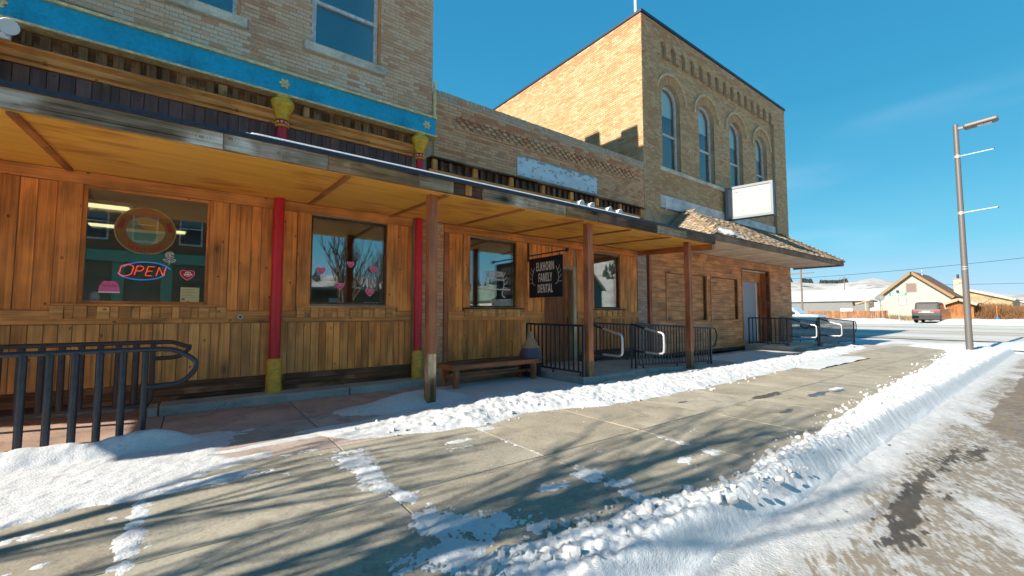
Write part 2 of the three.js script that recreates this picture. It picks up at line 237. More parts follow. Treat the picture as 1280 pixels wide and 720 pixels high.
{ // concrete strip along the shop front, ramps and platforms
  const g1 = new THREE.Group(); g1.name = numbered('plinth_strip'); g1.userData = { kind: 'structure', label: 'low concrete strip along the foot of the board wall', category: 'plinth' }; scene.add(g1);
  for (const [a, b, h] of [[-.42, -.31, .10], [-.3, 2.1, .115], [2.112, 4.0, .118], [4.012, 5.84, .11]]) part('strip_stone', cbx(a, b, -.05, h, -7.64, -7.2, 'x', .015), M.concreteGrey, g1);
  const wedge = (x0, x1, y0, y1, z0, z1) => { const g = new THREE.ExtrudeGeometry(shapeOf([[x0, -.1], [x1, -.1], [x1, y1], [x0, y0]]), { depth: z1 - z0, bevelEnabled: false }); g.translate(0, 0, z0); return g; };
  const rm = struct('ramp', wedge(-6, -.44, .30, .004, -7.6, -5.95), M.concreteRed, 'reddish concrete ramp between the two looped pipe rails', 'ramp');
  const dp = new THREE.Group(); dp.name = numbered('entrance_platform'); dp.userData = { kind: 'structure', label: 'low concrete platform and ramp at the plank door', category: 'platform' }; scene.add(dp);
  part('landing', cbx(5.85, 7.75, -.05, .13, -7.64, -5.55, 'x', .012), M.concreteGrey, dp); part('ramp', wedge(7.752, 11.0, .13, .006, -7.5, -5.7), M.concreteGrey, dp); part('step', cbx(6.5, 7.75, -.05, .065, -5.549, -5.25, 'x', .012), M.concreteGrey, dp);
  const tp = new THREE.Group(); tp.name = numbered('entrance_platform'); tp.userData = { kind: 'structure', label: 'concrete platform and ramp at the grey door under the shingled awning', category: 'platform' }; scene.add(tp);
  part('landing', cbx(16.85, 19.1, -.05, .17, -7.64, -6.05, 'x', .012), M.concreteGrey, tp); part('ramp', wedge(19.102, 23.2, .17, .006, -7.55, -5.8), M.concreteGrey, tp); part('step', cbx(17.2, 19.1, -.05, .085, -6.04, -5.7, 'x', .012), M.concreteGrey, tp);
}
{ // snow: one height over the ground, built where it is thicker than nothing
  const zl = [[-4, -1.9], [1.2, -1.95], [2.5, -1.9], [3.2, -1.7], [4.2, -1.73], [5.4, -1.78], [7.3, -1.93], [10.6, -2.09], [15, -2.3], [18.9, -2.5], [21.9, -2.9], [23.5, -4.2]];
  const lo = [[.2, -4.95], [1.15, -4.98], [1.4, -4.62], [2.0, -4.4], [2.76, -4.3], [3.66, -4.45], [4.8, -4.11], [7.3, -4.04], [10.2, -4.14], [14.4, -4.38], [20, -4.85], [22.5, -5.13], [24, -5.2]];
  const up = [[.2, -5.0], [1.1, -5.15], [2.2, -5.5], [3.4, -5.75], [5, -5.5], [8, -5.45], [12, -5.5], [22, -5.75], [24, -5.9]];
  const lump = (x, z, f) => { const c = Math.floor(x * f), d = Math.floor(z * f); let b = 0; for (let i = -1; i < 2; i++) for (let j = -1; j < 2; j++) { const px = c + i + hash2(c + i, d + j), pz = d + j + hash2(d + j, c + i + 91), r = .45 + .35 * hash2(c + i + 5, d + j + 7); const q = Math.hypot(x * f - px, z * f - pz) / r; if (q < 1) b = Math.max(b, Math.sqrt(1 - q * q) * r * (hash2(c + i + 3, d + j) > .35 ? 1 : .3)); } return b; };
  const ridge = (z, a, b, sk = .5) => { const t = (z - a) / (b - a); if (t < -.3 || t > 1.3) return -1; const s = t < sk ? t / sk : (1 - t) / (1 - sk); return s < 0 ? s * .5 : Math.pow(Math.sin(Math.min(1, s) * Math.PI / 2), .8); };
  const rightBerm = (x, z) => { const w = .10 * (fbm(x * 2.2, 3.3, 4) - .5) * 2, a = lerpTab(zl, x) + w, q = ridge(z, a, -1.33 + .05 * (fbm(x * 3, 8, 3) - .5), .42);
    const low = sm(1.2, 4.2, x); let h = q * mix(.02, .05, low) ; h += .03 * sm(-1.62, -1.5, z) * sm(0, .3, q); if (q > 0) h += Math.min(1, q * 2.2) * mix(.55, 1, low) * (1 - .8 * sm(-1.56, -1.46, z)) * (.055 * (fbm(x * 3, z * 4, 4) - .5) + .035 * lump(x, z, 6) * sm(.35, .65, fbm(x * 2, z * 2 + 9, 3)) + .05 * (fbm(x * 9 + 3, z * 9, 4) - .5) + .035 * lump(x + 9, z + 3, 15) + .022 * lump(x + 2, z + 7, 27) + .065 * (fbm(x * 23, z * 23, 4) - .5)); return h; };
  const leftBerm = (x, z) => { if (x < .1) return -1; const w = .12 * (fbm(x * 2.6, 1.7, 4) - .5) * 2, q = ridge(z, lerpTab(up, x) + w * .5, lerpTab(lo, x) + w, .5);
    let h = q * mix(.012, .075, sm(1.2, 3.6, x)) * mix(1, .62, sm(11, 20, x)); if (q > 0) h += Math.min(1, q * 2) * sm(.8, 3.2, x) * (.06 * (fbm(x * 3.2, z * 3.2, 4) - .5) + .035 * lump(x, z, 5) * sm(.35, .65, fbm(x * 2, z * 2 + 4, 3)) + .022 * lump(x + 4, z, 13) + .055 * (fbm(x * 15, z * 15, 4) - .5)); if (x > 21) h -= .3 * (x - 21); return h; };
  const g2 = (x, z, cx, cz, rx, rz) => Math.exp(-(((x - cx) / rx) ** 2 + ((z - cz) / rz) ** 2));
  const leftField = (x, z) => { const e = fbm(x * 3, z * 3, 5) - .5, f = fbm(x * 12, z * 12, 3) - .5;
    let m = sm(-5.95, -5.7, z) * sm(-4.02 + .5 * e, -4.35 + .5 * e, z) * sm(.5, -.25, x + .8 * e + (z + 4.6) * .3); m = Math.max(m, .9 * g2(x, z, .1, -4.62, .55, .16)); m = Math.max(m, .85 * g2(x, z, -.1, -4.2, .6, .12));
    let h = (m - .38 + e * .5 + f * .12) * .075 + .012 * f; h = Math.min(h, .014 + .02 * e + .012 * f + .012 * (fbm(x * 30, z * 30, 2) - .5));
    h = Math.max(h, .17 * g2(x, z, -.95, -5.55, .75, .17) + .12 * g2(x, z, -.25, -5.6, .33, .17) + .10 * g2(x, z, -2.4, -5.5, .9, .2) - .035 + .06 * e + .03 * f + .02 * lump(x, z, 7)); return x > .95 ? -1 : h; };
  const shadeSnow = (x, z) => { const e = fbm(x * 2.4 + 5, z * 2.4, 5) - .5, f = fbm(x * 12, z * 12, 3) - .5; let h = -.05;
    h = Math.max(h, .20 * g2(x, z, 2.85, -5.95, .75, .45) + .08 * g2(x, z, 2.1, -5.9, .6, .35) - .05 + .06 * e + .02 * f);
    h = Math.max(h, sm(3.2, 3.9, x) * sm(5.82, 5.7, x) * sm(-7.15, -6.85, z) * sm(-5.2, -5.5, z) * .055 - .02 + .012 * e);
    h = Math.max(h, (sm(11, 12.5, x) * sm(17, 15.5, x) * sm(-7.3, -6.6, z) * .05 - .028 + .05 * e)); h = Math.max(h, (.8 * g2(x, z, 1.6, -5.25, .9, .12) - .4 + .8 * e) * .03); return h; };
  const scraps = (x, z) => { const e = fbm(x * 5 + 2, z * 5, 5) - .5, f = fbm(x * 22, z * 22, 3) - .5;
    let m = .0; const P = [[1.2, -4.1, .22, .35, 1], [1.22, -3.5, .16, .45, .95], [1.28, -3.0, .09, .3, .9], [1.28, -2.5, .2, .28, 1], [1.55, -2.3, .3, .2, 1.0], [1.2, -2.15, .4, .2, 1], [.35, -4.15, .33, .09, .95], [.75, -4.5, .3, .08, .8], [2.7, -4.15, .2, .1, .9], [2.3, -3.9, .28, .07, .85], [2.25, -3.7, .2, .05, .8], [2.66, -3.3, .05, .35, .75], [2.62, -2.45, .16, .14, 1], [2.75, -2.2, .16, .1, .95], [2.3, -2.45, .2, .08, .85], [2.62, -1.95, .1, .18, .9], [1.75, -2.05, .2, .1, .8], [4.05, -2.6, .06, .4, .8], [4.0, -2.15, .12, .1, .8], [-.75, -3.8, .25, .09, .9], [-.24, -3.5, .07, .7, .95], [-1.4, -3.6, .3, .15, .7], [3.6, -2.2, .2, .05, .7], [9.1, -2.6, .35, .08, .8], [6.9, -3.0, .25, .08, .6], [.2, -3.2, .1, .05, .7]];
    for (const [a, b, c, d, s] of P) { const dx = x - a, dz = z - b; if (Math.abs(dx) < 3 * c && Math.abs(dz) < 3 * d) m = Math.max(m, s * g2(x, z, a, b, c, d)); }
    const h3 = fbm(x * 60 - z * 20, z * 60 + x * 20, 2) - .5; return Math.min(.007 + .008 * f + .006 * h3, (m - .62 + 1.2 * e + .85 * f + .6 * h3) * .018); };
  const base = (x, z) => -.13 * sm(-1.5, -1.36, z);
  function sheet(x0, x1, z0, z1, res, fn) {
    const nx = Math.round((x1 - x0) / res), nz = Math.round((z1 - z0) / res), H = new Float32Array((nx + 1) * (nz + 1)), id = new Int32Array((nx + 1) * (nz + 1)).fill(-1), pos = [], idx = [];
    for (let j = 0; j <= nz; j++) for (let i = 0; i <= nx; i++) H[j * (nx + 1) + i] = fn(x0 + (x1 - x0) * i / nx, z0 + (z1 - z0) * j / nz);
    const at = (i, j) => { const k = j * (nx + 1) + i; if (id[k] < 0) { id[k] = pos.length / 3; const x = x0 + (x1 - x0) * i / nx, z = z0 + (z1 - z0) * j / nz; pos.push(x, base(x, z) + Math.max(-.02, H[k]), z); } return id[k]; };
    for (let j = 0; j < nz; j++) for (let i = 0; i < nx; i++) { const k = j * (nx + 1) + i; if (Math.max(H[k], H[k + 1], H[k + nx + 1], H[k + nx + 2]) < 0) continue; const a = at(i, j), b = at(i + 1, j), c = at(i, j + 1), d = at(i + 1, j + 1); idx.push(a, c, b, b, c, d); }
    const g = new THREE.BufferGeometry(); g.setAttribute('position', new THREE.Float32BufferAttribute(pos, 3)); g.setAttribute('uv', new THREE.Float32BufferAttribute(pos.flatMap((v, i) => i % 3 === 0 ? [v, pos[i + 2] - 1.3 * pos[i + 1]] : []), 2)); g.setIndex(idx); g.computeVertexNormals(); return g;
  }
  const all = (x, z) => Math.max(leftBerm(x, z), leftField(x, z), shadeSnow(x, z));
  struct('snow', sheet(-6, 7, -7.15, -3.2, .025, all), M.snow, 'soft snow heaped by the posts and looped rails', 'snow', 'stuff');
  struct('snow', sheet(7, 24, -7.15, -3.7, .04, all), M.snow, 'lumpy shovelled snow bank along the shop side of the sidewalk', 'snow', 'stuff');
  struct('snow', sheet(-3, 9, -2.6, -1.2, .0165, rightBerm), M.snow, 'lumpy ploughed snow bank along the kerb near its dark street patches', 'snow', 'stuff');
  struct('snow', sheet(9, 24, -4.4, -1.2, .035, rightBerm), M.snow, 'ploughed snow bank along the kerb running to the street lamp', 'snow', 'stuff');
  struct('snow', sheet(-3, 11, -4.7, -1.7, .0165, scraps), M.snow, 'thin scraps of trodden snow in the slab joints', 'snow', 'stuff');
  const ice = (x, z) => { const e = fbm(x * 4, z * 8, 5) - .5, f = fbm(x * 20, z * 34, 3) - .5; let m = 0; for (const [a, b, c, d] of [[7.5, -3.05, .45, .09], [8.3, -2.62, .5, .1], [8.9, -2.5, .3, .05], [6.55, -2.42, .3, .05], [5.9, -3.6, .25, .05]]) m = Math.max(m, g2(x, z, a, b, c, d)); return Math.min(.003, (m - .55 + 1.3 * e + .5 * f) * .01); };
  struct('damp_patch', sheet(5, 10, -3.9, -2.1, .02, ice), mat(.09, .085, .08, .35), 'dark damp patches drying on the sidewalk slabs', 'damp patch', 'stuff');
  // loose lumps thrown off the blade
  const lumps = []; for (let k = 0; k < 3; k++) { const g = new THREE.IcosahedronGeometry(1, 1), p = g.attributes.position; for (let i = 0; i < p.count; i++) { const v = new THREE.Vector3().fromBufferAttribute(p, i), s = .45 + 1.1 * fbm(v.x * 1.4 + 10 * k, v.y * 1.4 + v.z * 1.8 + 5, 2); const cl = q => Math.max(-.62, Math.min(.62, q)); p.setXYZ(i, cl(v.x * s) * 1.3, cl(v.y * s) * .9, cl(v.z * s) * 1.1); } g.computeVertexNormals(); lumps.push(g); }
  lumps.forEach((g, k) => {
    const n = 330, im = shadow(new THREE.InstancedMesh(g, M.snow, n)); im.name = numbered('snow_lumps'); im.userData = { kind: 'stuff', label: 'loose snow lumps scattered along the snow banks', category: 'snow' };
    const m = new THREE.Matrix4(), q = new THREE.Quaternion();
    for (let i = 0; i < n; i++) { let x = rr(.2, 20), z, y = 0, s = .007 + .026 * Math.pow(rnd(), 3.2); if (i % 3) { x = 1 + 19 * Math.pow(rnd(), 1.4); z = lerpTab(zl, x) + rr(-.12, .35) - .25 * Math.pow(rnd(), 4); const h = rightBerm(x, z); y = Math.max(0, h) + s * .3; if (h > 0) s *= 1.5; } else { x = rr(1.5, 18); z = lerpTab(lo, x) + rr(-.6, .1) + .2 * Math.pow(rnd(), 4); y = Math.max(0, leftBerm(x, z)) + s * .25; }
      q.setFromEuler(new THREE.Euler(rr(0, 6), rr(0, 6), rr(0, 6))); m.compose(new THREE.Vector3(x, y, z), q, new THREE.Vector3(s * rr(.7, 1.4), s, s * rr(.7, 1.4))); im.setMatrixAt(i, m); }
    scene.add(im);
  });
}
// ---------------------------------------------------------------- the three shop buildings
const ZW = -7.63;
function settle(g, x, y, z) { g.position.set(x, y, z); for (const c of g.children) { c.position.x -= x; c.position.y -= y; c.position.z -= z; } return g; }
function room(parent, x0, x1, y0, y1, z0, z1, m = M.room, t = .06) { // back, sides, floor and ceiling behind an opening
  return part('room_lining', merge([bx(x0 - t, x1 + t, y0 - t, y1 + t, z0 - t, z0), bx(x0 - t, x0, y0, y1, z0, z1), bx(x1, x1 + t, y0, y1, z0, z1), bx(x0 - t, x1 + t, y0 - t, y0, z0, z1), bx(x0 - t, x1 + t, y1, y1 + t, z0, z1)]), m, parent);
}
function windowUnit(parent, x0, x1, y0, y1, zf, fm, o = {}) { // frame with its pane; sash rail or mullion where the photo shows one
  const t = o.t ?? .05, d = o.d ?? .05, list = [bx(x0, x0 + t, y0, y1, zf - d, zf, 'y'), bx(x1 - t, x1, y0, y1, zf - d, zf, 'y'), bx(x0 + t, x1 - t, y1 - t, y1, zf - d, zf, 'x'), bx(x0 + t, x1 - t, y0, y0 + t, zf - d, zf, 'x')];
  const f = part('window', merge(list), fm, parent);
  if (o.rail) part('sash_rail', bx(x0 + t, x1 - t, o.rail - .03, o.rail + .03, zf - d * .9, zf - .004, 'x'), fm, f);
  if (o.mull) part('mullion', bx(o.mull - .045, o.mull + .045, y0 + t, y1 - t, zf - d * .9, zf - .004, 'y'), o.mullMat || fm, f);
  const p = new THREE.PlaneGeometry(x1 - x0 - 2 * t, y1 - y0 - 2 * t); p.translate((x0 + x1) / 2, (y0 + y1) / 2, zf - d * .55);
  part('pane', p, o.glass || glass, f); for (let k = 1; k < (o.panes || 2); k++) { const q = p.clone(); q.translate(0, 0, -.03 - .012 * k); part('pane', q, glass, f); } return f;
}
function boards(parent, x0, x1, y0, y1, z1, w, mats, name = 'board', th = .024, wob = .003) { // upright boards side by side with open joints
  const n = Math.max(1, Math.round((x1 - x0) / w)), e = [x0]; for (let i = 1; i < n; i++) e.push(x0 + (x1 - x0) * (i + rr(-.13, .13)) / n); e.push(x1);
  for (let i = 0; i < n; i++) part(name, cbx(e[i] + .003, e[i + 1] - .003, y0 + rr(0, .004), y1 - rr(0, .004), z1 - th, z1 + rr(-wob, wob), 'y'), mats[Math.floor(rnd() * mats.length)], parent);
}
function hboards(parent, x0, x1, y0, y1, z1, h, mats, name = 'board', th = .024) { const n = Math.max(1, Math.round((y1 - y0) / h)); for (let i = 0; i < n; i++) part(name, cbx(x0, x1, y0 + (y1 - y0) * i / n + .002, y0 + (y1 - y0) * (i + 1) / n - .002, z1 - th, z1 + rr(-.002, .002), 'x'), mats[Math.floor(rnd() * mats.length)], parent); }
const pick = a => a[Math.floor(rnd() * a.length)];
function apron(parent, x0, x1, y0, y1, z) { // little blocks under a window sill
  let x = x0, k = 0; while (x < x1 - .03) { const w = Math.min(x1 - x, k % 2 ? .085 : .125); part('apron_block', cbx(x + .002, x + w - .002, y0, y1, z - .05 - (k % 2 ? .012 : 0), z - (k % 2 ? .012 : 0), 'x'), pick(M.lower), parent); x += w; k++; }
}
const pale = brickMats([[1, 0.649, 0.409], [0.94, 0.573, 0.348], [1, 0.714, 0.479], [0.88, 0.498, 0.296], [1, 0.677, 0.435], [0.97, 0.639, 0.435], [0.82, 0.423, 0.244], [1, 0.771, 0.557], [1, 0.808, 0.609]]);
const midB = brickMats([[.95, .53, .28], [.88, .47, .245], [1, .59, .33], [.78, .39, .21], [.92, .54, .31], [.80, .31, .15], [.66, .51, .37], [.77, .6, .44]]);
const buff = brickMats([[.74, .49, .265], [.69, .445, .23], [.79, .535, .30], [.66, .415, .21], [.72, .475, .265], [.63, .38, .19], [.68, .34, .165], [.80, .58, .35]]);
const pink = brickMats([[.70, .50, .41], [.64, .43, .36], [.76, .57, .48], [.58, .39, .33]]);

// ---- the store with the blue fascia
const store = thing('brick_building', 'pale brick store with blue fascia, red columns and board front', 'building');
{
  const W1 = [-.74, .43], W2 = [1.46, 2.65], uy = [5.93, 8.1];
  part('wall', slab([[-9, 0], [3.73, 0], [3.73, 9.9], [-9, 9.9]], [rectPath(-1.17, .165, 1.45, 2.98), rectPath(1.54, 2.83, 1.48, 2.97), rectPath(W1[0], W1[1], ...uy), rectPath(W2[0], W2[1], ...uy)], .3, ZW - .3), M.mortarPale, store);
  part('side_wall', bx(3.43, 3.728, 0, 9.9, -8.1, ZW - .302), M.mortarBuff, store); part('side_wall', bx(3.43, 3.728, 0, 11.15, -20, -8.101), M.mortarBuff, store); part('side_wall', bx(-9, -8.7, 0, 11.15, -20, ZW - .302), M.mortarBuff, store); part('back_wall', bx(-8.7, 3.43, 0, 11.15, -20, -19.7), M.mortarBuff, store);
  part('roof', bx(-8.7, 3.43, 10.6, 10.8, -19.7, ZW - .302), M.dark, store); part('chimney', bx(2.2, 2.9, 10.8, 12.15, -10.35, -9.67), M.mortarBuff, store);
  part('parapet_step', bx(3.43, 3.728, 11.152, 11.32, -8.75, -8.12), M.mortarBuff, store);
  const out = [];
  courses({ o: [-5, 0, ZW], dir: [1, 0], nor: [0, 1], y0: 5.2, y1: 9, out,
    spans: y => { const h = []; if (y > 5.76 && y < 5.94) h.push([-.86 + 5, .55 + 5], [1.33 + 5, 2.74 + 5]); if (y > 5.9 && y < uy[1]) h.push([W1[0] + 5, W1[1] + 5], [W2[0] + 5, W2[1] + 5]); return cut(0, 8.725, h); },
    tone: (s, y) => { const x = s - 5, st = fbm(x * 2.2, y * 1.1, 4), lime = y < 5.78 && ((x > -.9 && x < .6) || (x > 1.3 && x < 2.75)) && fbm(x * 7, y * 2, 4) > .42 && rnd() < .8; return lime ? (rnd() < .5 ? 7 : 8) : st > .57 && rnd() < .45 ? (rnd() < .5 ? 6 : 3) : Math.floor(rnd() * 6); } });
  setOf(out, store, 'brick', 'brick_field', pale);
  for (const [a, b] of [W1, W2]) {
    room(store, a, b, ...uy, ZW - 6, ZW - .301, M.room);
    const f = windowUnit(store, a + .02, b - .03, uy[0] + .01, uy[1] - .01, ZW - .1, M.whitePaint, { t: .065, d: .06, rail: 6.78 });
    part('reveal_board', bx(b - .028, b - .003, uy[0], uy[1], ZW - .1, ZW - .01, 'y'), M.cornice, f);
    part('sill', cbx(a - .12, b + .1, 5.765, 5.928, ZW - .1, ZW + .075, 'x', .015), M.stone, store, 'weathered pale stone window sill');
  }
  // blue fascia
  const band = part('fascia_band', bx(-9, 3.715, 4.82, 5.15, ZW - .01, ZW + .2, 'x'), M.blue, store, 'bright blue painted fascia with cream edges');
  part('edge_trim', bx(-9, 3.725, 5.152, 5.19, ZW - .01, ZW + .235, 'x'), M.cream, band); part('edge_trim', bx(-9, 3.725, 4.785, 4.818, ZW - .01, ZW + .225, 'x'), M.cream, band);
  for (const x of [-1.95, 1.05, 3.52]) { const s = new THREE.Shape(); for (let k = 0; k <= 72; k++) { const a = k / 72 * Math.PI * 2, r = .06 + .016 * Math.cos(6 * a); k ? s.lineTo(r * Math.cos(a), r * Math.sin(a)) : s.moveTo(r, 0); } const g = new THREE.ExtrudeGeometry(s, { depth: .012, bevelEnabled: true, bevelSize: .006, bevelThickness: .006, bevelSegments: 2 }); g.translate(x, 4.985, ZW + .2); const ro = part('rosette', g, M.cream, band); const b = new THREE.SphereGeometry(.02, 10, 8); b.scale(1, 1, .6); b.translate(x, 4.985, ZW + .222); ro.geometry = merge([g, b]); }
  part('trim_strip', bx(3.732, 3.775, 4.8, 6.0, ZW + .02, ZW + .09), M.cream, store); part('rusty_bracket', bx(-1.62, -.98, 5.215, 5.275, ZW, ZW + .1, 'x'), M.rust, store, 'rusty angle iron above the fascia');
  // cornice: dentils, moulding, dark transom boards
  for (let x = -3.6, k = 0; x < 3.28; x += .165, k++) part('dentil', cbx(x + rr(-.008, .008), x + .105 + rr(-.012, .012), 4.575 + rr(-.008, .008), 4.755 + rr(-.02, .01), ZW - .01, ZW + .1 + rr(-.025, .01), 'y', .012), pick(M.dentil), store);
  part('cornice_board', bx(-9, 3.32, 4.56, 4.784, ZW - .01, ZW + .045, 'x'), M.dentil[1], store);
  { const p = shapeOf([[0, 4.36], [.055, 4.36], [.06, 4.40], [.10, 4.42], [.115, 4.47], [.10, 4.5], [.145, 4.535], [.15, 4.558], [0, 4.558]]), g = new THREE.ExtrudeGeometry(p, { depth: 12.32, bevelEnabled: false }); g.rotateY(-Math.PI / 2); g.translate(3.32, 0, ZW - .005); part('cornice_moulding', g, M.cornice, store); }
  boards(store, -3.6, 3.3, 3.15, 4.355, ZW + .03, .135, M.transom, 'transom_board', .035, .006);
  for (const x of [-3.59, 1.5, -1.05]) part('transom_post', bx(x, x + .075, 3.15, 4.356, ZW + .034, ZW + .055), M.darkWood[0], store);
  // board front under the canopy
  const z0 = ZW + .027, zc = ZW + .05;
  part('head_board', cbx(-4, 3.33, 2.985, 3.14, ZW, ZW + .058, 'x'), M.trimWood[0], store);
  boards(store, -4, -1.72, 1.36, 2.983, z0, .27, M.upper); boards(store, -1.72, -1.4, 1.36, 2.983, z0 - .012, .16, M.upper); boards(store, .4, .98, 1.36, 2.983, z0, .15, M.upper); boards(store, 1.1, 1.33, 1.36, 2.983, z0, .25, M.upper); boards(store, 3.04, 3.33, 1.36, 2.983, z0, .3, M.upper);
  for (const [a, b] of [[-1.395, -1.172], [.168, .395], [1.335, 1.538], [2.832, 3.035]]) part('casing', cbx(a, b, 1.435, 2.983, ZW, zc, 'y'), pick(M.trimWood), store);
  for (const [a, b] of [[-4, -2.3], [-2.297, -.1], [-.097, .985], [1.1, 3.33]]) part('rail_board', cbx(a, b, 1.185, 1.358, ZW, ZW + .052, 'x'), pick(M.lower), store);
  for (const [a, b] of [[-1.4, .4], [1.34, 3.0]]) { apron(store, a, b, 1.255, 1.415, ZW + .085); part('sill_board', cbx(a - .01, b + .01, 1.416, 1.444, ZW, ZW + .11, 'x'), M.lower[1], store); }
  boards(store, -4, .985, .37, 1.183, z0, .128, M.lower, 'wainscot_board'); boards(store, 1.1, 1.7, .37, 1.183, z0, .128, M.lower, 'wainscot_board'); boards(store, 1.7, 3.33, .37, 1.183, z0, .12, M.lowerRed, 'wainscot_board');
  hboards(store, -6, 1.2, .1, .368, ZW + .03, .09, M.plinth, 'plinth_board', .03); hboards(store, 1.203, 3.33, .1, .368, ZW + .034, .09, M.plinth, 'plinth_board', .03);
  room(store, -3.2, 3.3, .1, 3.12, -13, ZW - .301, M.roomTeal);
  const f1 = windowUnit(store, -1.17, .165, 1.45, 2.98, ZW + .005, M.trimWood[1], { t: .035, d: .06 }), f2 = windowUnit(store, 1.54, 2.83, 1.48, 2.97, ZW + .005, M.darkWood[0], { t: .03, d: .06, panes: 3 });
  // columns
  for (const x of [-2.05, 1.04, 3.41]) {
    const cz = ZW + .14; const sh = part('column', cyl(.082, .076, 3.72, x, .6, cz, 8).rotateY(0), M.red, store, 'slim red painted iron column');
    part('base', merge([cyl(.112, .108, .46, x, .118, cz, 8), cyl(.108, .085, .05, x, .578, cz, 8)]), M.yellowOld, sh, 'chipped yellow column base');
    const pts = [[.088, 4.28], [.1, 4.285], [.1, 4.31], [.083, 4.315], [.083, 4.335]].map(p => new THREE.Vector2(...p)); const lat = l => { const g = new THREE.LatheGeometry(l.map(p => new THREE.Vector2(...p)), 16); g.translate(x, 0, cz); return g; };
    part('ring', lat([[.075, 4.285], [.1, 4.285], [.1, 4.31], [.075, 4.31]]), M.yellow, sh);
    part('neck', lat([[.078, 4.31], [.078, 4.4]]), M.red, sh);
    for (let k = 0; k < 8; k++) { const b = new THREE.SphereGeometry(.02, 8, 6); b.translate(x + .08 * Math.cos(k * Math.PI / 4 + .2), 4.355, cz + .08 * Math.sin(k * Math.PI / 4 + .2)); part('bead', b, M.cream, sh); }
    part('capital', merge([lat([[.075, 4.4], [.1, 4.4], [.1, 4.425], [.082, 4.43], [.09, 4.46], [.112, 4.51], [.142, 4.57], [.165, 4.64], [.17, 4.69], [.16, 4.715], [.05, 4.72]]), cyl(.11, .11, .07, x, 4.712, cz, 8)]), M.yellow, sh, 'bright yellow flared capital');
  }
  settle(store, 0, 0, ZW);
}
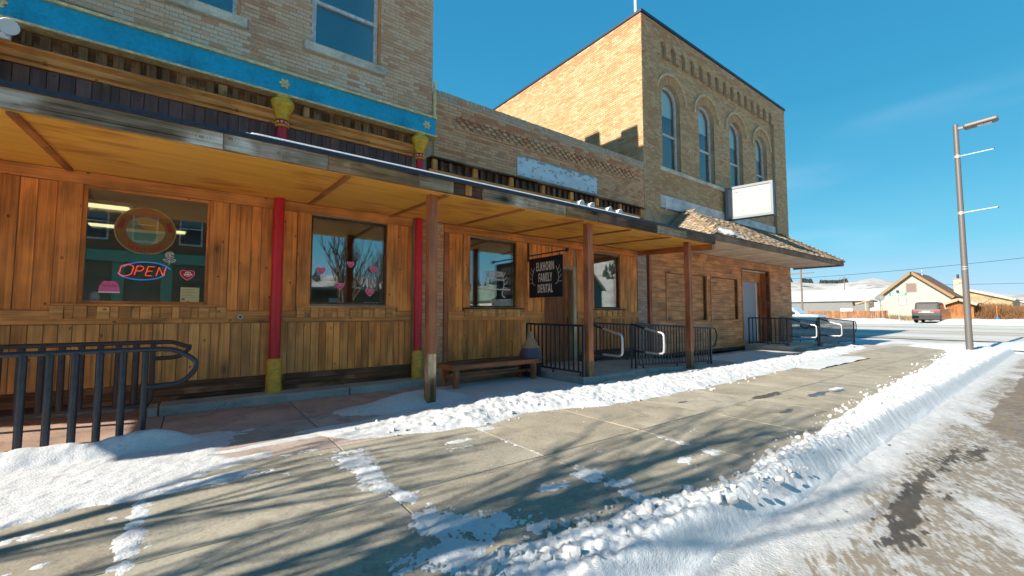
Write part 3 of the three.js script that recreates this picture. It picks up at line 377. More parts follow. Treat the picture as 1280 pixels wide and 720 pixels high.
// ---- the dental office between the two taller buildings
const office = thing('brick_building', 'low brown brick office with checkered parapet brickwork and plank door', 'building');
{
  part('wall', slab([[3.732, 0], [10.715, 0], [10.715, 5.78], [3.732, 5.78]], [rectPath(4.62, 5.85, 1.46, 2.93), rectPath(6.68, 7.65, .135, 2.42), rectPath(8.42, 9.48, 1.47, 2.92)], .3, ZW - .3), M.mortarBuff, office);
  part('roof', bx(3.735, 10.71, 5.0, 5.15, -20, ZW - .302), M.dark, office); part('back_wall', bx(3.735, 10.71, 0, 4.99, -20, -19.8), M.mortarBuff, office);
  const out = [];
  courses({ o: [3.78, 0, ZW], dir: [1, 0], nor: [0, 1], y0: 4.43, y1: 5.84, out, spans: y => { const h = []; if (y > 4.5 && y < 5.01) h.push([5.88 - 3.78, 8.63 - 3.78]); if (y > 5.2 && y < 5.475) h.push([4.24 - 3.78, 10.33 - 3.78]); return cut(0, 6.925, h); }, tone: (s, y) => y > 5.64 ? (rnd() < .75 ? 6 + (rnd() < .5 ? 1 : 0) : Math.floor(rnd() * 5)) : y > 5.46 && rnd() < .5 ? 5 : (rnd() < .1 ? 5 : Math.floor(rnd() * 5)) });
  courses({ o: [3.505, 0, ZW + .04], dir: [1, 0], nor: [0, 1], y0: .12, y1: 3.12, out, spans: () => [[0, .485]], tone: () => Math.floor(rnd() * 5) });
  part('pier', bx(3.505, 3.99, 0, 3.13, ZW + .001, ZW + .04), M.mortarBuff, office); part('pier', bx(10.27, 10.7, 0, 3.2, ZW + .001, ZW + .04), M.mortarBuff, office);
  setOf(out, office, 'brick', 'brick_field', midB, unitBox, 290);
  const o2 = courses({ o: [10.27, 0, ZW + .04], dir: [1, 0], nor: [0, 1], y0: .12, y1: 3.2, spans: () => [[0, .43]], tone: () => Math.floor(rnd() * 4) }); setOf(o2, office, 'brick', 'brick_field', pink, unitBox, 60);
  for (let r = 0; r < 4; r++) for (let x = 4.27 + (r % 2) * .1; x < 10.25; x += .2) { const m = part('corbel_brick', unitBox, midB[r > 1 && rnd() < .45 ? 5 : Math.floor(rnd() * 5)], office); m.scale.set(.096, .058, .1); m.position.set(x + .05, 5.235 + .068 * r, ZW - .012 + .006 * r); }
  part('corbel_shelf', bx(4.24, 10.33, 5.175, 5.203, ZW - .02, ZW + .03, 'x'), midB[0], office);
  for (let x = 3.79; x < 10.68; x += .068) { const m = part('coping_brick', unitBox, midB[rnd() < .7 ? 6 : 7], office); m.scale.set(.06, .1, .22); m.position.set(x + .03, 5.83 + rr(-.006, .006), ZW - .1); }
  const pn = part('sign_panel', bx(5.895, 8.615, 4.525, 4.985, ZW - .01, ZW + .018, 'x'), mat(.72, .86, .95, .75, { map: tex(512, 128, (u, v) => { const n = fbm(u * 30, v * 9 + 2, 5), d = .8 * sm(.62, .74, n + .3 * Math.pow(v, 9)), m = .8 + .3 * (fbm(u * 8, v * 3, 4) - .5); return [mix(m, .3, d), mix(m, .28, d), mix(m, .27, d)]; }, [2.72, .46]) }), office, 'faded pale blue blank sign panel'); pn.geometry = (() => { const g = new THREE.BoxGeometry(2.72, .46, .028); const uv = g.attributes.uv; for (let i = 0; i < uv.count; i++) uv.setXY(i, uv.getX(i) * 2.72, uv.getY(i) * .46); g.translate(7.255, 4.755, ZW + .004); return g; })();
  // bracketed cornice above the canopy
  part('cornice_shelf', bx(3.62, 10.55, 4.385, 4.415, ZW - .01, ZW + .19, 'x'), M.darkWood[1], office); part('cornice_board', bx(3.62, 10.55, 3.2, 4.384, ZW - .005, ZW + .05, 'x'), M.darkWood[2], office); part('cornice_rail', bx(3.62, 10.55, 4.12, 4.17, ZW + .051, ZW + .125, 'x'), M.cornice, office);
  for (let x = 3.68, k = 0; x < 10.5; x += .19, k++) part('bracket', cbx(x, x + .085 + (k % 5 === 0 ? .03 : 0), 4.172, 4.383, ZW + .051, ZW + (k % 5 === 0 ? .15 : .12), 'y', .02), k % 5 === 0 ? M.cornice : pick(M.darkWood), office);
  // board front
  const z0 = ZW + .027, zc = ZW + .05;
  part('head_board', cbx(4.0, 10.265, 2.96, 3.13, ZW, ZW + .058, 'x'), M.trimWood[2], office);
  boards(office, 4.0, 4.11, .37, 2.958, ZW + .06, .12, [M.postWood], 'corner_board', .06); boards(office, 4.115, 4.45, 1.36, 2.958, z0, .17, M.upper); boards(office, 6.06, 6.6, 1.36, 2.958, z0, .14, M.upper); boards(office, 6.62, 7.7, 2.51, 2.958, z0, .12, M.upper); boards(office, 7.8, 8.25, 1.36, 2.958, z0, .15, M.upper); boards(office, 9.66, 10.265, 1.36, 2.958, z0, .14, M.upper);
  for (const [a, b, m] of [[4.455, 4.618, 0], [5.852, 6.055, 1], [8.255, 8.418, 2], [9.482, 9.655, 0]]) part('casing', cbx(a, b, 1.43, 2.958, ZW, zc, 'y'), M.trimWood[m], office);
  for (const [a, b] of [[4.115, 6.6], [7.8, 10.265]]) { part('rail_board', cbx(a, b, 1.185, 1.358, ZW, ZW + .052, 'x'), pick(M.lowerRed), office); boards(office, a, b, .37, 1.183, z0, .12, M.lowerRed, 'wainscot_board'); hboards(office, a, b, .1, .368, ZW + .03, .09, M.plinth, 'plinth_board', .03); }
  for (const [a, b] of [[4.47, 6.02], [8.27, 9.64]]) { apron(office, a, b, 1.255, 1.415, ZW + .085); part('sill_board', cbx(a - .01, b + .01, 1.416, 1.444, ZW, ZW + .11, 'x'), M.darkWood[0], office); }
  boards(office, 6.6, 6.68, .13, 2.42, zc, .1, M.trimWood, 'door_jamb', .1);
  part('door_jamb', cbx(7.652, 7.76, .135, 2.5, ZW - .1, ZW + .055, 'y'), mat(.72, .60, .42, .6, { map: woodTex }), office, 'pale bare wood door jamb'); part('door_head', cbx(6.602, 7.65, 2.422, 2.505, ZW - .1, ZW + .05, 'x'), mat(.62, .5, .36, .6, { map: woodTex }), office);
  const door = part('door', bx(6.69, 7.64, .14, 2.41, ZW - .16, ZW - .13), M.darkWood[0], office, 'brown vertical plank door'); for (let k = 0; k < 7; k++) part('plank', cbx(6.692 + .135 * k, 6.692 + .135 * (k + 1) - .005, .142, 2.408, ZW - .13, ZW - .105, 'y'), M.lowerRed[k % 7].clone(), door).material.color.multiply(C(.42, .36, .42));
  part('handle', bar([7.55, 1.05, ZW - .06], [7.55, 1.25, ZW - .06], .012), M.black, door);
  room(office, 4.1, 6.5, .3, 3.05, -11.5, ZW - .301, M.room); room(office, 7.9, 10.1, .3, 3.05, -11.5, ZW - .301, M.room);
  windowUnit(office, 4.62, 5.85, 1.46, 2.93, ZW + .005, M.darkWood[0], { t: .03, d: .06, panes: 3 }); windowUnit(office, 8.42, 9.48, 1.47, 2.92, ZW + .005, M.darkWood[1], { t: .03, d: .06, panes: 3 });
  settle(office, 3.73, 0, ZW);
}
// ---- the tall corner building
const tall = thing('brick_building', 'tall buff brick corner building with arched windows and shingled awning', 'building');
{
  const X0 = 10.72, X1 = 21.42, ZF = ZW - .12, TOP = 10.62, cxs = [12.43, 14.68, 16.92, 19.16], hw = .53, yb = 6.03, ys = 8.36;
  const archHole = (cx, r, y0, y1) => { const p = new THREE.Path(); p.moveTo(cx - r, y0); p.lineTo(cx - r, y1); p.absarc(cx, y1, r, Math.PI, 0, true); p.lineTo(cx + r, y0); p.closePath(); return p; };
  part('wall', slab([[X0 + .3, 3.4], [X1 - .3, 3.4], [X1 - .3, TOP], [X0 + .3, TOP]], cxs.map(c => archHole(c, hw, yb, ys)), .26, ZF - .26), M.mortarBuff, tall);
  part('side_wall', bx(X0 + .002, X0 + .3, 0, TOP, -22, ZW - .001), M.mortarBuff, tall); part('side_wall', bx(X1 - .3, X1 - .002, 0, TOP, -22, ZW - .001), M.mortarBuff, tall); part('back_wall', bx(X0 + .3, X1 - .3, 0, TOP, -22, -21.7), M.mortarBuff, tall); part('roof', bx(X0 + .3, X1 - .3, 10.1, 10.3, -21.7, ZF - .262), M.dark, tall);
  part('pilaster', bx(X0 + .302, 11.57, 3.4, TOP, ZF + .001, ZW - .002), M.mortarBuff, tall); part('pilaster', bx(20.2, X1 - .302, 3.4, TOP, ZF + .001, ZW - .002), M.mortarBuff, tall);
  // corbel table: little arched niches under the parapet
  const n = 15, sp = (20.16 - 11.6) / n, nw = .15, ny = 9.98, nb = 9.66;
  const s = new THREE.Shape(); s.moveTo(11.572, TOP); s.lineTo(11.572, nb); for (let k = 0; k < n; k++) { const c = 11.6 + sp * (k + .5); s.lineTo(c - nw, nb); s.lineTo(c - nw, ny); s.absarc(c, ny, nw, Math.PI, 0, true); s.lineTo(c + nw, nb); } s.lineTo(20.198, nb); s.lineTo(20.198, TOP); s.closePath();
  part('corbel_table', slab(s, [], .117, ZF + .001), M.mortarBuff, tall);
  const tone = (s, y) => y > 10.15 && rnd() < .25 ? 6 : fbm(s * 1.5, y * 3, 3) > .6 && rnd() < .4 ? 5 : (rnd() < .04 ? 6 : [0, 1, 2, 3, 4, 7][Math.floor(rnd() * 6)]);
  const front = [], side = [];
  const niche = y => { const l = []; if (y < ny + nw + .02) for (let k = 0; k < n; k++) { const c = 11.6 + sp * (k + .5), w = y < ny ? nw : Math.sqrt(Math.max(0, nw * nw - (y - ny) ** 2)); if (w > .02) l.push([c - w - .01, c + w + .01]); } return l; };
  courses({ o: [0, 0, ZW], dir: [1, 0], nor: [0, 1], y0: 4.5, y1: TOP - .01, out: front, tone, spans: y => [...cut(X0 + .004, 11.56, []), ...cut(20.21, X1 - .004, []), ...(y > nb + .02 ? cut(11.57, 20.2, niche(y)) : [])] });
  courses({ o: [0, 0, ZF], dir: [1, 0], nor: [0, 1], y0: 4.5, y1: 10.1, out: front, tone, spans: y => { const h = []; if (y > 5.84 && y < 6.02) return []; if (y < 5.1 && y > 4.66) return []; if (y > nb) return niche(y).map(([a, b]) => [a + .012, b - .012]); if (y > yb) for (const c of cxs) { const d = y - ys, r = .80; if (d < 0) h.push([c - hw, c + hw]); else if (d < r) { const w = Math.sqrt(r * r - d * d); h.push([c - w, c + w]); } } return cut(11.575, 20.195, h); } });
  courses({ o: [X0, 0, 0], dir: [0, 1], nor: [-1, 0], y0: 5.1, y1: TOP - .01, out: side, tone: (s, y) => y > 10.3 && rnd() < .5 ? 6 : tone(s, y), spans: () => [[-19, ZW - .004]] });
  const limF = front.map(a => a.p.distanceTo(CAM)); setOf([...front, ...side], tall, 'brick', 'brick_field', buff);
  // arch rings, hoods, windows
  for (const c of cxs) {
    for (let k = 0; k < 23; k++) { const a = Math.PI * (k + .5) / 23, m = part('arch_brick', unitBox, buff[[0, 1, 3, 5, 4][Math.floor(rnd() * 5)]], tall); m.scale.set(.235, .074, .04); m.position.set(c + (hw + .133) * Math.cos(a), ys + (hw + .133) * Math.sin(a), ZF - .01 + rr(-.003, .003)); m.rotation.z = a; }
    const h = new THREE.Shape(); h.absarc(c, ys, .885, 0, Math.PI, false); h.absarc(c, ys, .80, Math.PI, 0, true); h.closePath(); part('hood_mould', slab(h, [], .075, ZF), buff[7], tall);
    const fr = new THREE.Shape(); fr.moveTo(c - hw, yb); fr.lineTo(c + hw, yb); fr.lineTo(c + hw, ys); fr.absarc(c, ys, hw, 0, Math.PI, false); fr.closePath(); const f = part('window', slab(fr, [archHole(c, hw - .085, yb + .09, ys)], .06, ZF - .2), M.whitePaint, tall);
    part('sash_rail', bx(c - hw + .085, c + hw - .085, 7.2, 7.265, ZF - .195, ZF - .15, 'x'), M.whitePaint, f);
    const gs = new THREE.Shape(); gs.moveTo(c - hw + .085, yb + .09); gs.lineTo(c + hw - .085, yb + .09); gs.lineTo(c + hw - .085, ys); gs.absarc(c, ys, hw - .085, 0, Math.PI, false); gs.closePath(); const pg = new THREE.ShapeGeometry(gs, 20); pg.translate(0, 0, ZF - .17); part('pane', pg, glass, f);
    const bl = new THREE.Shape(); bl.moveTo(c - .5, 7.95); bl.lineTo(c + .5, 7.95); bl.lineTo(c + .5, 8.9); bl.lineTo(c - .5, 8.9); bl.closePath(); const bg = new THREE.ShapeGeometry(bl); bg.translate(0, 0, ZF - .27); part('blind', bg, mat(.55, .62, .58, .8), f);
    room(tall, c - hw - .1, c + hw + .1, yb - .1, 9.05, ZF - 6, ZF - .261, M.room);
  }
  part('stone_sill', cbx(11.573, 20.196, 5.87, 6.0, ZF - .02, ZF + .085, 'x', .012), M.stone, tall, 'long pale stone sill course'); part('lintel_band', bx(11.573, 20.196, 4.68, 5.08, ZF - .01, ZF + .06, 'x'), M.whiteBand, tall, 'pale grey painted steel lintel');
  part('cap_flashing', bx(X0 - .04, X1 + .04, TOP + .001, TOP + .085, ZW - .35, ZW + .05, 'x'), M.flash, tall); part('cap_flashing', bx(X0 - .04, X0 + .34, TOP + .002, TOP + .07, -22, ZW - .351, 'z'), M.flash, tall);
  part('downpipe', bar([11.9, 4.6, ZF + .1], [11.9, 4.98, ZF + .1], .02), M.white, tall);
  // ground floor: lying boards, two boarded windows, deep doorway
  const ax0 = 16.76, ax1 = 19.15, zb = ZW - .34, yt = 3.36;
  part('shop_wall', slab([[10.72, 0], [21.42, 0], [21.42, 3.398], [10.72, 3.398]], [rectPath(ax0, ax1, .0001, 3.05), rectPath(11.75, 14.1, 1.1, 2.6), rectPath(14.42, 16.35, 1.1, 2.6)], .12, ZW - .122), M.darkWood[0], tall);
  const P = [[11.75, 14.1], [14.42, 16.35]], rowsN = 23, bh = (yt - .1) / rowsN;
  for (let r = 0; r < rowsN; r++) { const y0 = .1 + r * bh, y1 = y0 + bh, ym = (y0 + y1) / 2, h = []; if (ym > 1.08 && ym < 2.62) h.push(...P); if (ym < 3.03) h.push([ax0 - .06, ax1 + .06]); for (const [a, b] of cut(10.9, 21.4, h)) { let x = a; while (x < b - .01) { const e = Math.min(b, x + rr(2.2, 4)); const e2 = b - e < .6 ? b : e; part('lap_board', cbx(x + .001, e2 - .001, y0 + .002, y1 - .002, ZW, ZW + .022 + rr(-.003, .003), 'x'), pick(M.horiz), tall); x = e2; } } }
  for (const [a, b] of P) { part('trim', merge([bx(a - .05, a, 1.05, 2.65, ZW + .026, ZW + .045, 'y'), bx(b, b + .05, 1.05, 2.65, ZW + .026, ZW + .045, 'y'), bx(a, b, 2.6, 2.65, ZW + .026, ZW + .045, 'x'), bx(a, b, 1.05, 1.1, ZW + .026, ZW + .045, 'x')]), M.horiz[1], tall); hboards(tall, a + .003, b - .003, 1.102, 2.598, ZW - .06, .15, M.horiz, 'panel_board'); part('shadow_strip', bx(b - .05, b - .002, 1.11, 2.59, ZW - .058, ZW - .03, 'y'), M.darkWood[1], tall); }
  part('corner_post', cbx(10.78, 10.895, .1, 3.3, ZW, ZW + .09, 'y'), M.postWood, tall);
  part('doorway_side', bx(ax0 - .06, ax0 - .002, .1, 3.048, zb, ZW + .04), M.horiz[2], tall); part('doorway_side', bx(ax1 + .002, ax1 + .06, .1, 3.048, zb, ZW + .04), M.postWood, tall, 'red brown doorway side board'); part('doorway_ceiling', bx(ax0, ax1, 3.0, 3.049, zb, ZW - .13), M.beigeSoffit, tall);
  hboards(tall, ax0, ax1, 2.62, 3.0, zb + .02, .13, M.horiz); part('doorway_back', bx(ax0 - .05, ax1 + .05, .1, 3.05, zb - .06, zb), M.horiz[3], tall); part('doorway_post', bx(18.9, 19.0, .17, 2.6, zb + .002, zb + .06), M.postWood, tall);
  const dr = part('door', cbx(17.3, 18.55, .175, 2.6, zb + .005, zb + .05, 'y'), mat(.27, .30, .37, .45), tall, 'plain slate grey steel door'); part('jamb', bx(18.555, 18.62, .175, 2.62, zb + .004, zb + .07), M.white, dr); part('handle', bar([17.42, 1.1, zb + .09], [17.42, 1.25, zb + .09], .012), M.galv, dr);
  // hipped awning with split shingles
  const ez = -5.75, ey = 3.47, ex0 = 11.15, ex1 = 21.75, ry = 4.76, D = ZW - ez; // D < 0
  const run = -D, rx0 = ex0 + run, rx1 = ex1 - run;
  { const v = [[ex0, ey, ez], [ex1, ey, ez], [rx1, ry, ZW + .001], [rx0, ry, ZW + .001], [ex0, ey, ZW + .001], [ex1, ey, ZW + .001]], idx = [0, 1, 2, 0, 2, 3, 0, 3, 4, 1, 5, 2], g = new THREE.BufferGeometry(); g.setAttribute('position', new THREE.Float32BufferAttribute(v.flat(), 3)); g.setAttribute('uv', new THREE.Float32BufferAttribute(v.flatMap(q => [q[0], q[2]]), 2)); g.setIndex(idx); g.computeVertexNormals(); part('awning_deck', g.toNonIndexed(), M.darkWood[0], tall); }
  const sl = Math.hypot(run, ry - ey), th = Math.atan2(ry - ey, run), sh = [], nC = 17, ex = sl / nC;
  const face = (basis, org, a0, a1) => { for (let c = 0; c < nC; c++) { const t = c / nC; let x = a0(t) - .04; const xe = a1(t) + .04; while (x < xe) { const w = rr(.07, .17); const L = ex * 1.55 * rr(.9, 1.1); const m = basis.clone(), p = new THREE.Vector3(org[0], org[1], org[2]).addScaledVector(new THREE.Vector3().setFromMatrixColumn(basis, 0), x + w / 2).addScaledVector(new THREE.Vector3().setFromMatrixColumn(basis, 1), c * ex + L / 2 - .03 + rr(-.02, .015)).addScaledVector(new THREE.Vector3().setFromMatrixColumn(basis, 2), .022 + rr(-.003, .009)); const q = m.multiply(new THREE.Matrix4().makeRotationFromEuler(new THREE.Euler(-.05 - rr(0, .05), 0, rr(-.03, .03)))).scale(new THREE.Vector3(w - .006, L, .014)); q.setPosition(p); sh.push({ m: q, p, tone: Math.floor(rnd() * 8) }); x += w; } } };
  const up = new THREE.Vector3(0, Math.sin(th), -Math.cos(th)), xx = new THREE.Vector3(1, 0, 0); face(new THREE.Matrix4().makeBasis(xx, up, new THREE.Vector3().crossVectors(xx, up)), [0, ey, ez], t => ex0 + run * t, t => ex1 - run * t);
  const zl = new THREE.Vector3(0, 0, 1), upl = new THREE.Vector3(Math.cos(th), Math.sin(th), 0); // left hip face runs along z
  { const basis = new THREE.Matrix4().makeBasis(zl, upl, new THREE.Vector3().crossVectors(zl, upl)); face(basis, [ex0, ey, 0], () => ZW, t => ez - run * t); }
  const upr = new THREE.Vector3(-Math.cos(th), Math.sin(th), 0), zr = new THREE.Vector3(0, 0, -1); { const basis = new THREE.Matrix4().makeBasis(zr, upr, new THREE.Vector3().crossVectors(zr, upr)); face(basis, [ex1, ey, 0], t => -ez + run * t, () => -ZW); }
  setOf(sh.filter(q => q.p.z < ez + .1 && q.p.z > ZW - .02 && q.p.y < ry - .04), tall, 'shingle', 'shingle_field', M.shingle);
  for (const [a, b] of [[[ex0, ey, ez], [rx0, ry, ZW]], [[ex1, ey, ez], [rx1, ry, ZW]]]) for (let k = 0; k < 14; k++) { const t = .92 * (k + .5) / 14, m = part('hip_cap', unitBox, pick(M.shingle), tall); m.position.set(mix(a[0], b[0], t), mix(a[1], b[1], t) + .045, mix(a[2], b[2], t)); m.scale.set(.2, .014, .24); m.lookAt(m.position.x + b[0] - a[0], m.position.y + b[1] - a[1] - .2, m.position.z + b[2] - a[2]); m.scale.set(.17, .014, .26); }
  part('awning_soffit', bx(ex0 + .03, ex1 - .03, 3.365, 3.395, ZW + .03, ez - .03, 'x'), M.beigeSoffit, tall, 'smooth beige awning soffit');
  for (let k = 0; k < 5; k++) { const w = (ex1 - ex0) / 5; part('awning_fascia', cbx(ex0 + w * k, ex0 + w * (k + 1) - .003, 3.3, 3.475, ez - .028, ez + .012, 'x'), M.fasciaBrown[k % 3], tall); } part('awning_fascia', cbx(ex1 - .028, ex1 + .012, 3.3, 3.475, ZW + .01, ez - .03, 'z'), M.fasciaBrown[0], tall); part('awning_fascia', cbx(ex0 - .012, ex0 + .028, 3.3, 3.475, ZW + .01, ez - .03, 'z'), M.fasciaBrown[1], tall);
  settle(tall, X0, 0, ZW);
  // snow left on the shingles
  const sg = quadGrid(40, 24, (i, j) => { const s = .15 + i * 1.5, t = j * .9, e = fbm(i * 6, j * 5, 4) - .5, m = (1 - Math.abs(i * 2 - 1) ** 1.5) * (1 - (j) ** 1.3) * sm(0, .08, j + .05); const h = .09 * (m - .33 + .9 * e) + .02; const x = ex0 + .35 + t * .6 + s * .9, q = .03 + t; return [x, ey + q * Math.sin(th) + .03 + Math.max(-.05, h) * Math.cos(th), ez - q * Math.cos(th) + Math.max(-.05, h) * Math.sin(th), x, q]; });
  struct('snow', sg, M.snow, 'patch of snow left at the low corner of the shingled awning', 'snow', 'stuff');
}
// ---------------------------------------------------------------- the plank canopy on posts
{
  const can = thing('porch_canopy', 'long low canopy with golden plywood soffit on square wooden posts', 'canopy');
  const x0 = -5.5, x1 = 10.45, za = ZW + .06, zb = -5.41, th = Math.atan(.1 / 2.22), sy = z => 3.15 - .1 * (z - ZW) / 2.22;
  const seams = [-5.5, -4.1, -1.3, 1.5, 2.9, 4.31, 5.72, 7.13, 8.55, 10.45];
  for (let k = 0; k < seams.length - 1; k++) for (const [a, b, dy] of [[za, -6.72, -.004], [-6.716, zb, 0]]) { const g = bx(0, seams[k + 1] - seams[k] - .004, 0, .012, 0, (b - a) / Math.cos(th), 'x'); const m = part('soffit_panel', g, pick(M.soffit), can); m.position.set(seams[k] + .002, sy(a) + dy, a); m.rotation.x = th; }
  for (const s of seams.slice(1, -1)) { if (s === -4.1) continue; const m = part('batten', bx(-.035, .035, -.022, 0, 0, (zb - za) / Math.cos(th), 'z'), M.batten, can); m.position.set(s, sy(za) - .0045, za); m.rotation.x = th; }
  { const m = part('end_beam', bx(-.06, .06, -.13, -.002, 0, 2.2, 'z'), M.batten, can); m.position.set(10.36, sy(za) - .003, za); m.rotation.x = th; }
  part('end_beam', bx(x0, x0 + .05, 3.0, 3.3, za, zb, 'z'), M.greyWood[0], can);
  { const s = shapeOf([[-za, sy(za) + .02], [-zb, sy(zb) + .02], [-zb + .0, 3.262], [-za, 3.44]]), g = new THREE.ExtrudeGeometry(s, { depth: x1 - x0 - .06, bevelEnabled: false }); g.rotateY(Math.PI / 2); g.translate(x0 + .055, 0, 0); part('roof_deck', g, M.dark, can); }
  const seg = [[-5.5, -2.6, 'm', 0], [-2.597, .2, 'm', 1], [.203, 1.25, 'm', 0], [1.253, 2.45, 'b', 0], [2.453, 2.98, 'm', 1], [3.5, 5.25, 'm', 2], [5.253, 6.1, 'b', 1], [6.103, 8.0, 'd', 2], [8.003, 9.15, 'm', 0], [9.153, 10.46, 'd', 0]];
  for (const [a, b, m, k] of seg) part('fascia_board', cbx(a, b, 3.062 + rr(-.004, .004), 3.268, zb + .002, zb + .04 + rr(-.004, .004), 'x', .006), m === 'g' ? M.greyWood[k] : m === 'm' ? M.midWood[k] : m === 'b' ? M.postOld : M.darkWood[k], can);
  part('fascia_back', bx(2.6, 3.9, 3.075, 3.262, zb - .03, zb + .0015, 'x'), M.darkWood[1], can); part('rafter_end', cbx(3.2, 3.3, 3.09, 3.24, zb + .0025, zb + .03, 'y'), M.trimWood[0], can);
  part('drip_edge', bx(x0, x1, 3.27, 3.293, zb - .12, zb + .055, 'x'), M.flash, can); part('drip_edge', bx(x0, x1, 3.235, 3.2695, zb + .046, zb + .054, 'x'), M.steelBrown, can);
  for (const [x, h] of [[2.77, .75], [6.09, .42], [9.62, .4]]) { const p = part('post', cbx(x - .066, x + .066, h, 3.075, -5.7, -5.568, 'y', .008), M.postWood, can, 'red brown square post with bleached foot'); part('worn_foot', cbx(x - .0655, x + .0655, -.02, h, -5.6995, -5.5685, 'y', .008), M.postOld, p); }
  settle(can, 2.77, 0, -5.63);
  const g = quadGrid(360, 8, (i, j) => { const x = -.1 + 7.5 * i, e = fbm(x * 9, 2.2, 4), a = .85 * Math.min(1, sm(.25, .5, e + .5 * sm(.1, .7, x) - .9 * sm(1.2, -.1, x) * .5 - .12 * sm(6.3, 7.4, x) * 3)); const t = j * Math.PI; return [x, 3.294 + Math.sin(t) * .055 * a - .006, zb - .03 + .11 * (1 - Math.cos(t)) / 2 * a - .03, x, j * .1]; });
  struct('snow', g, M.snow, 'thin line of snow along the canopy edge', 'snow', 'stuff');
}
// ---------------------------------------------------------------- railings
function rail(name, label, build, group) { const t = thing(name, label, 'railing', [0, 0, 0], 0, group); build(t); return t; }
{ // looped pipe rails at the left ramp
  const spec = (z, top, bot, low, ext, step, m) => t => {
    part('top_rail', tube([[-4.2, top, z], [-1.2, top, z], [-.34, top, z], [-.18, top - .005, z], [-.05, top - .06, z], [ext, (top + low) / 2 + .03, z], [ext - .03, low + .12, z], [ext - .13, low + .02, z], [-.24, low, z], [-.37, low, z]], .026, 10, false, .5, 70), m, t);
    part('bottom_rail', tube([[-4.2, bot + .03, z], [-1.2, bot + .02, z], [-.5, bot + .0, z], [-.4, bot + .015, z], [-.37, bot + .08, z], [-.37, low, z], [-.37, top - .02, z]], .029, 10, false, .3, 60), m, t);
    for (let k = 1; k < 23; k++) part('baluster', cyl(.031, .031, top - bot - .03, -.37 - step * k, bot + .02, z, 12), m, t);
    settle(t, -.37, 0, z);
  };
  rail('pipe_railing', 'blue grey looped pipe railing standing in the snow heap', spec(-5.86, .945, .03, .56, .06, .172, M.steel));
  rail('pipe_railing', 'dark brown looped pipe railing close to the board wall', spec(-6.9, .965, .2, .765, .03, .157, M.steelBrown));
}
function flatPanel(t, a, b, ta, tb, ba, bb, n, m, loop) { // a,b: [x,z]; top and bottom heights at both ends
  const L = (u, ya, yb) => [mix(a[0], b[0], u), mix(ya, yb, u), mix(a[1], b[1], u)];
  part('top_rail', bar(L(0, ta, tb), L(1, ta, tb), .022), m, t); part('bottom_rail', bar(L(0, ba, bb), L(1, ba, bb), .018), m, t);
  const d = [b[0] - a[0], b[1] - a[1]], ang = Math.atan2(-d[1], d[0]);
  for (let k = 0; k <= n; k++) { const u = k / n, p = L(u, 0, 0), y0 = mix(ba, bb, u), y1 = mix(ta, tb, u), g = (k === 0 || k === n) ? new THREE.BoxGeometry(.04, y1 - y0 + .1, .04) : new THREE.BoxGeometry(.032, y1 - y0, .014); const q = part(k === 0 || k === n ? 'post' : 'baluster', g, m, t); q.position.set(p[0], (y0 + y1) / 2 - (k === 0 || k === n ? .05 : 0), p[2]); q.rotation.y = ang; }
  for (const u of [.08, .5, .95]) { const p = L(u, 0, 0), yb = mix(ba, bb, u); part('foot', cyl(.018, .018, yb - mix(.1, -.02, u), p[0], mix(.1, -.02, u), p[2], 8), m, t); }
  if (loop) { const e = L(1, tb, tb), y = (tb + bb) / 2; part('end_loop', tube([e, [e[0] + .18, tb - .01, e[2]], [e[0] + .3, tb - .1, e[2]], [e[0] + .32, tb - .25, e[2]], [e[0] + .2, y - .04, e[2]], [e[0], y - .05, e[2]]], .02, 8, false, .5, 30), m, t); }
}
function handrail(t, x, z, y0, zEnd, m) { const e = zEnd; part('handrail', bar([x, y0, z], [x, mix(y0, .93, .55), mix(z, e, .45)], .022), m, t); part('handrail_end', tube([[x, mix(y0, .93, .55), mix(z, e, .45)], [x, .95, mix(z, e, .75)], [x, .925, mix(z, e, .92)], [x, .9, e - .02], [x, .84, e], [x, .6, e], [x, .53, e - .02], [x, .5, mix(e, z, .12)], [x, .5, mix(e, z, .55)]], .024, 8, false, .5, 44), M.galv, t, 'bare metal handrail end bent into a loop'); part('lower_bar', bar([x, .5, mix(e, z, .55)], [x, .52, z + .03], .018), m, t); }
rail('ramp_railing', 'black baluster railing along the left edge of the plank door platform', t => { flatPanel(t, [5.92, -7.3], [5.92, -5.62], 1.1, 1.09, .21, .21, 13, M.steel); settle(t, 5.92, .13, -7.3); });
rail('ramp_railing', 'black baluster railing with end loop on the street side of the plank door ramp', t => { flatPanel(t, [7.75, -5.8], [10.9, -5.8], 1.095, .94, .21, .08, 26, M.steel, true); settle(t, 7.75, .1, -5.8); });
rail('ramp_railing', 'black baluster railing against the wall beside the plank door', t => { flatPanel(t, [7.95, -7.34], [10.9, -7.34], 1.09, .96, .22, .1, 22, M.steel); settle(t, 7.95, .1, -7.34); });
rail('step_handrail', 'looped handrail beside the bench end of the platform step', t => { handrail(t, 6.62, -6.12, 1.12, -5.27, M.steel); part('post', bar([6.62, .12, -6.12], [6.62, 1.12, -6.12], .02), M.steel, t); settle(t, 6.62, .13, -6.12); });
rail('step_handrail', 'looped handrail at the foot of the plank door ramp railing', t => { handrail(t, 7.68, -5.86, 1.09, -5.06, M.steel); part('post', bar([7.68, .0, -5.86], [7.68, 1.09, -5.86], .02), M.steel, t); settle(t, 7.68, .0, -5.86); });
rail('ramp_railing', 'black baluster railing standing in front of the grey steel door', t => { flatPanel(t, [16.95, -7.5], [16.95, -6.2], 1.16, 1.15, .24, .24, 10, M.steel); settle(t, 16.95, .17, -7.5); });
rail('ramp_railing', 'dark brown slatted ramp railing at the street corner', t => { flatPanel(t, [19.1, -5.9], [23.3, -5.9], 1.17, .98, .22, .12, 34, M.steelBrown, true); settle(t, 19.1, .12, -5.9); });
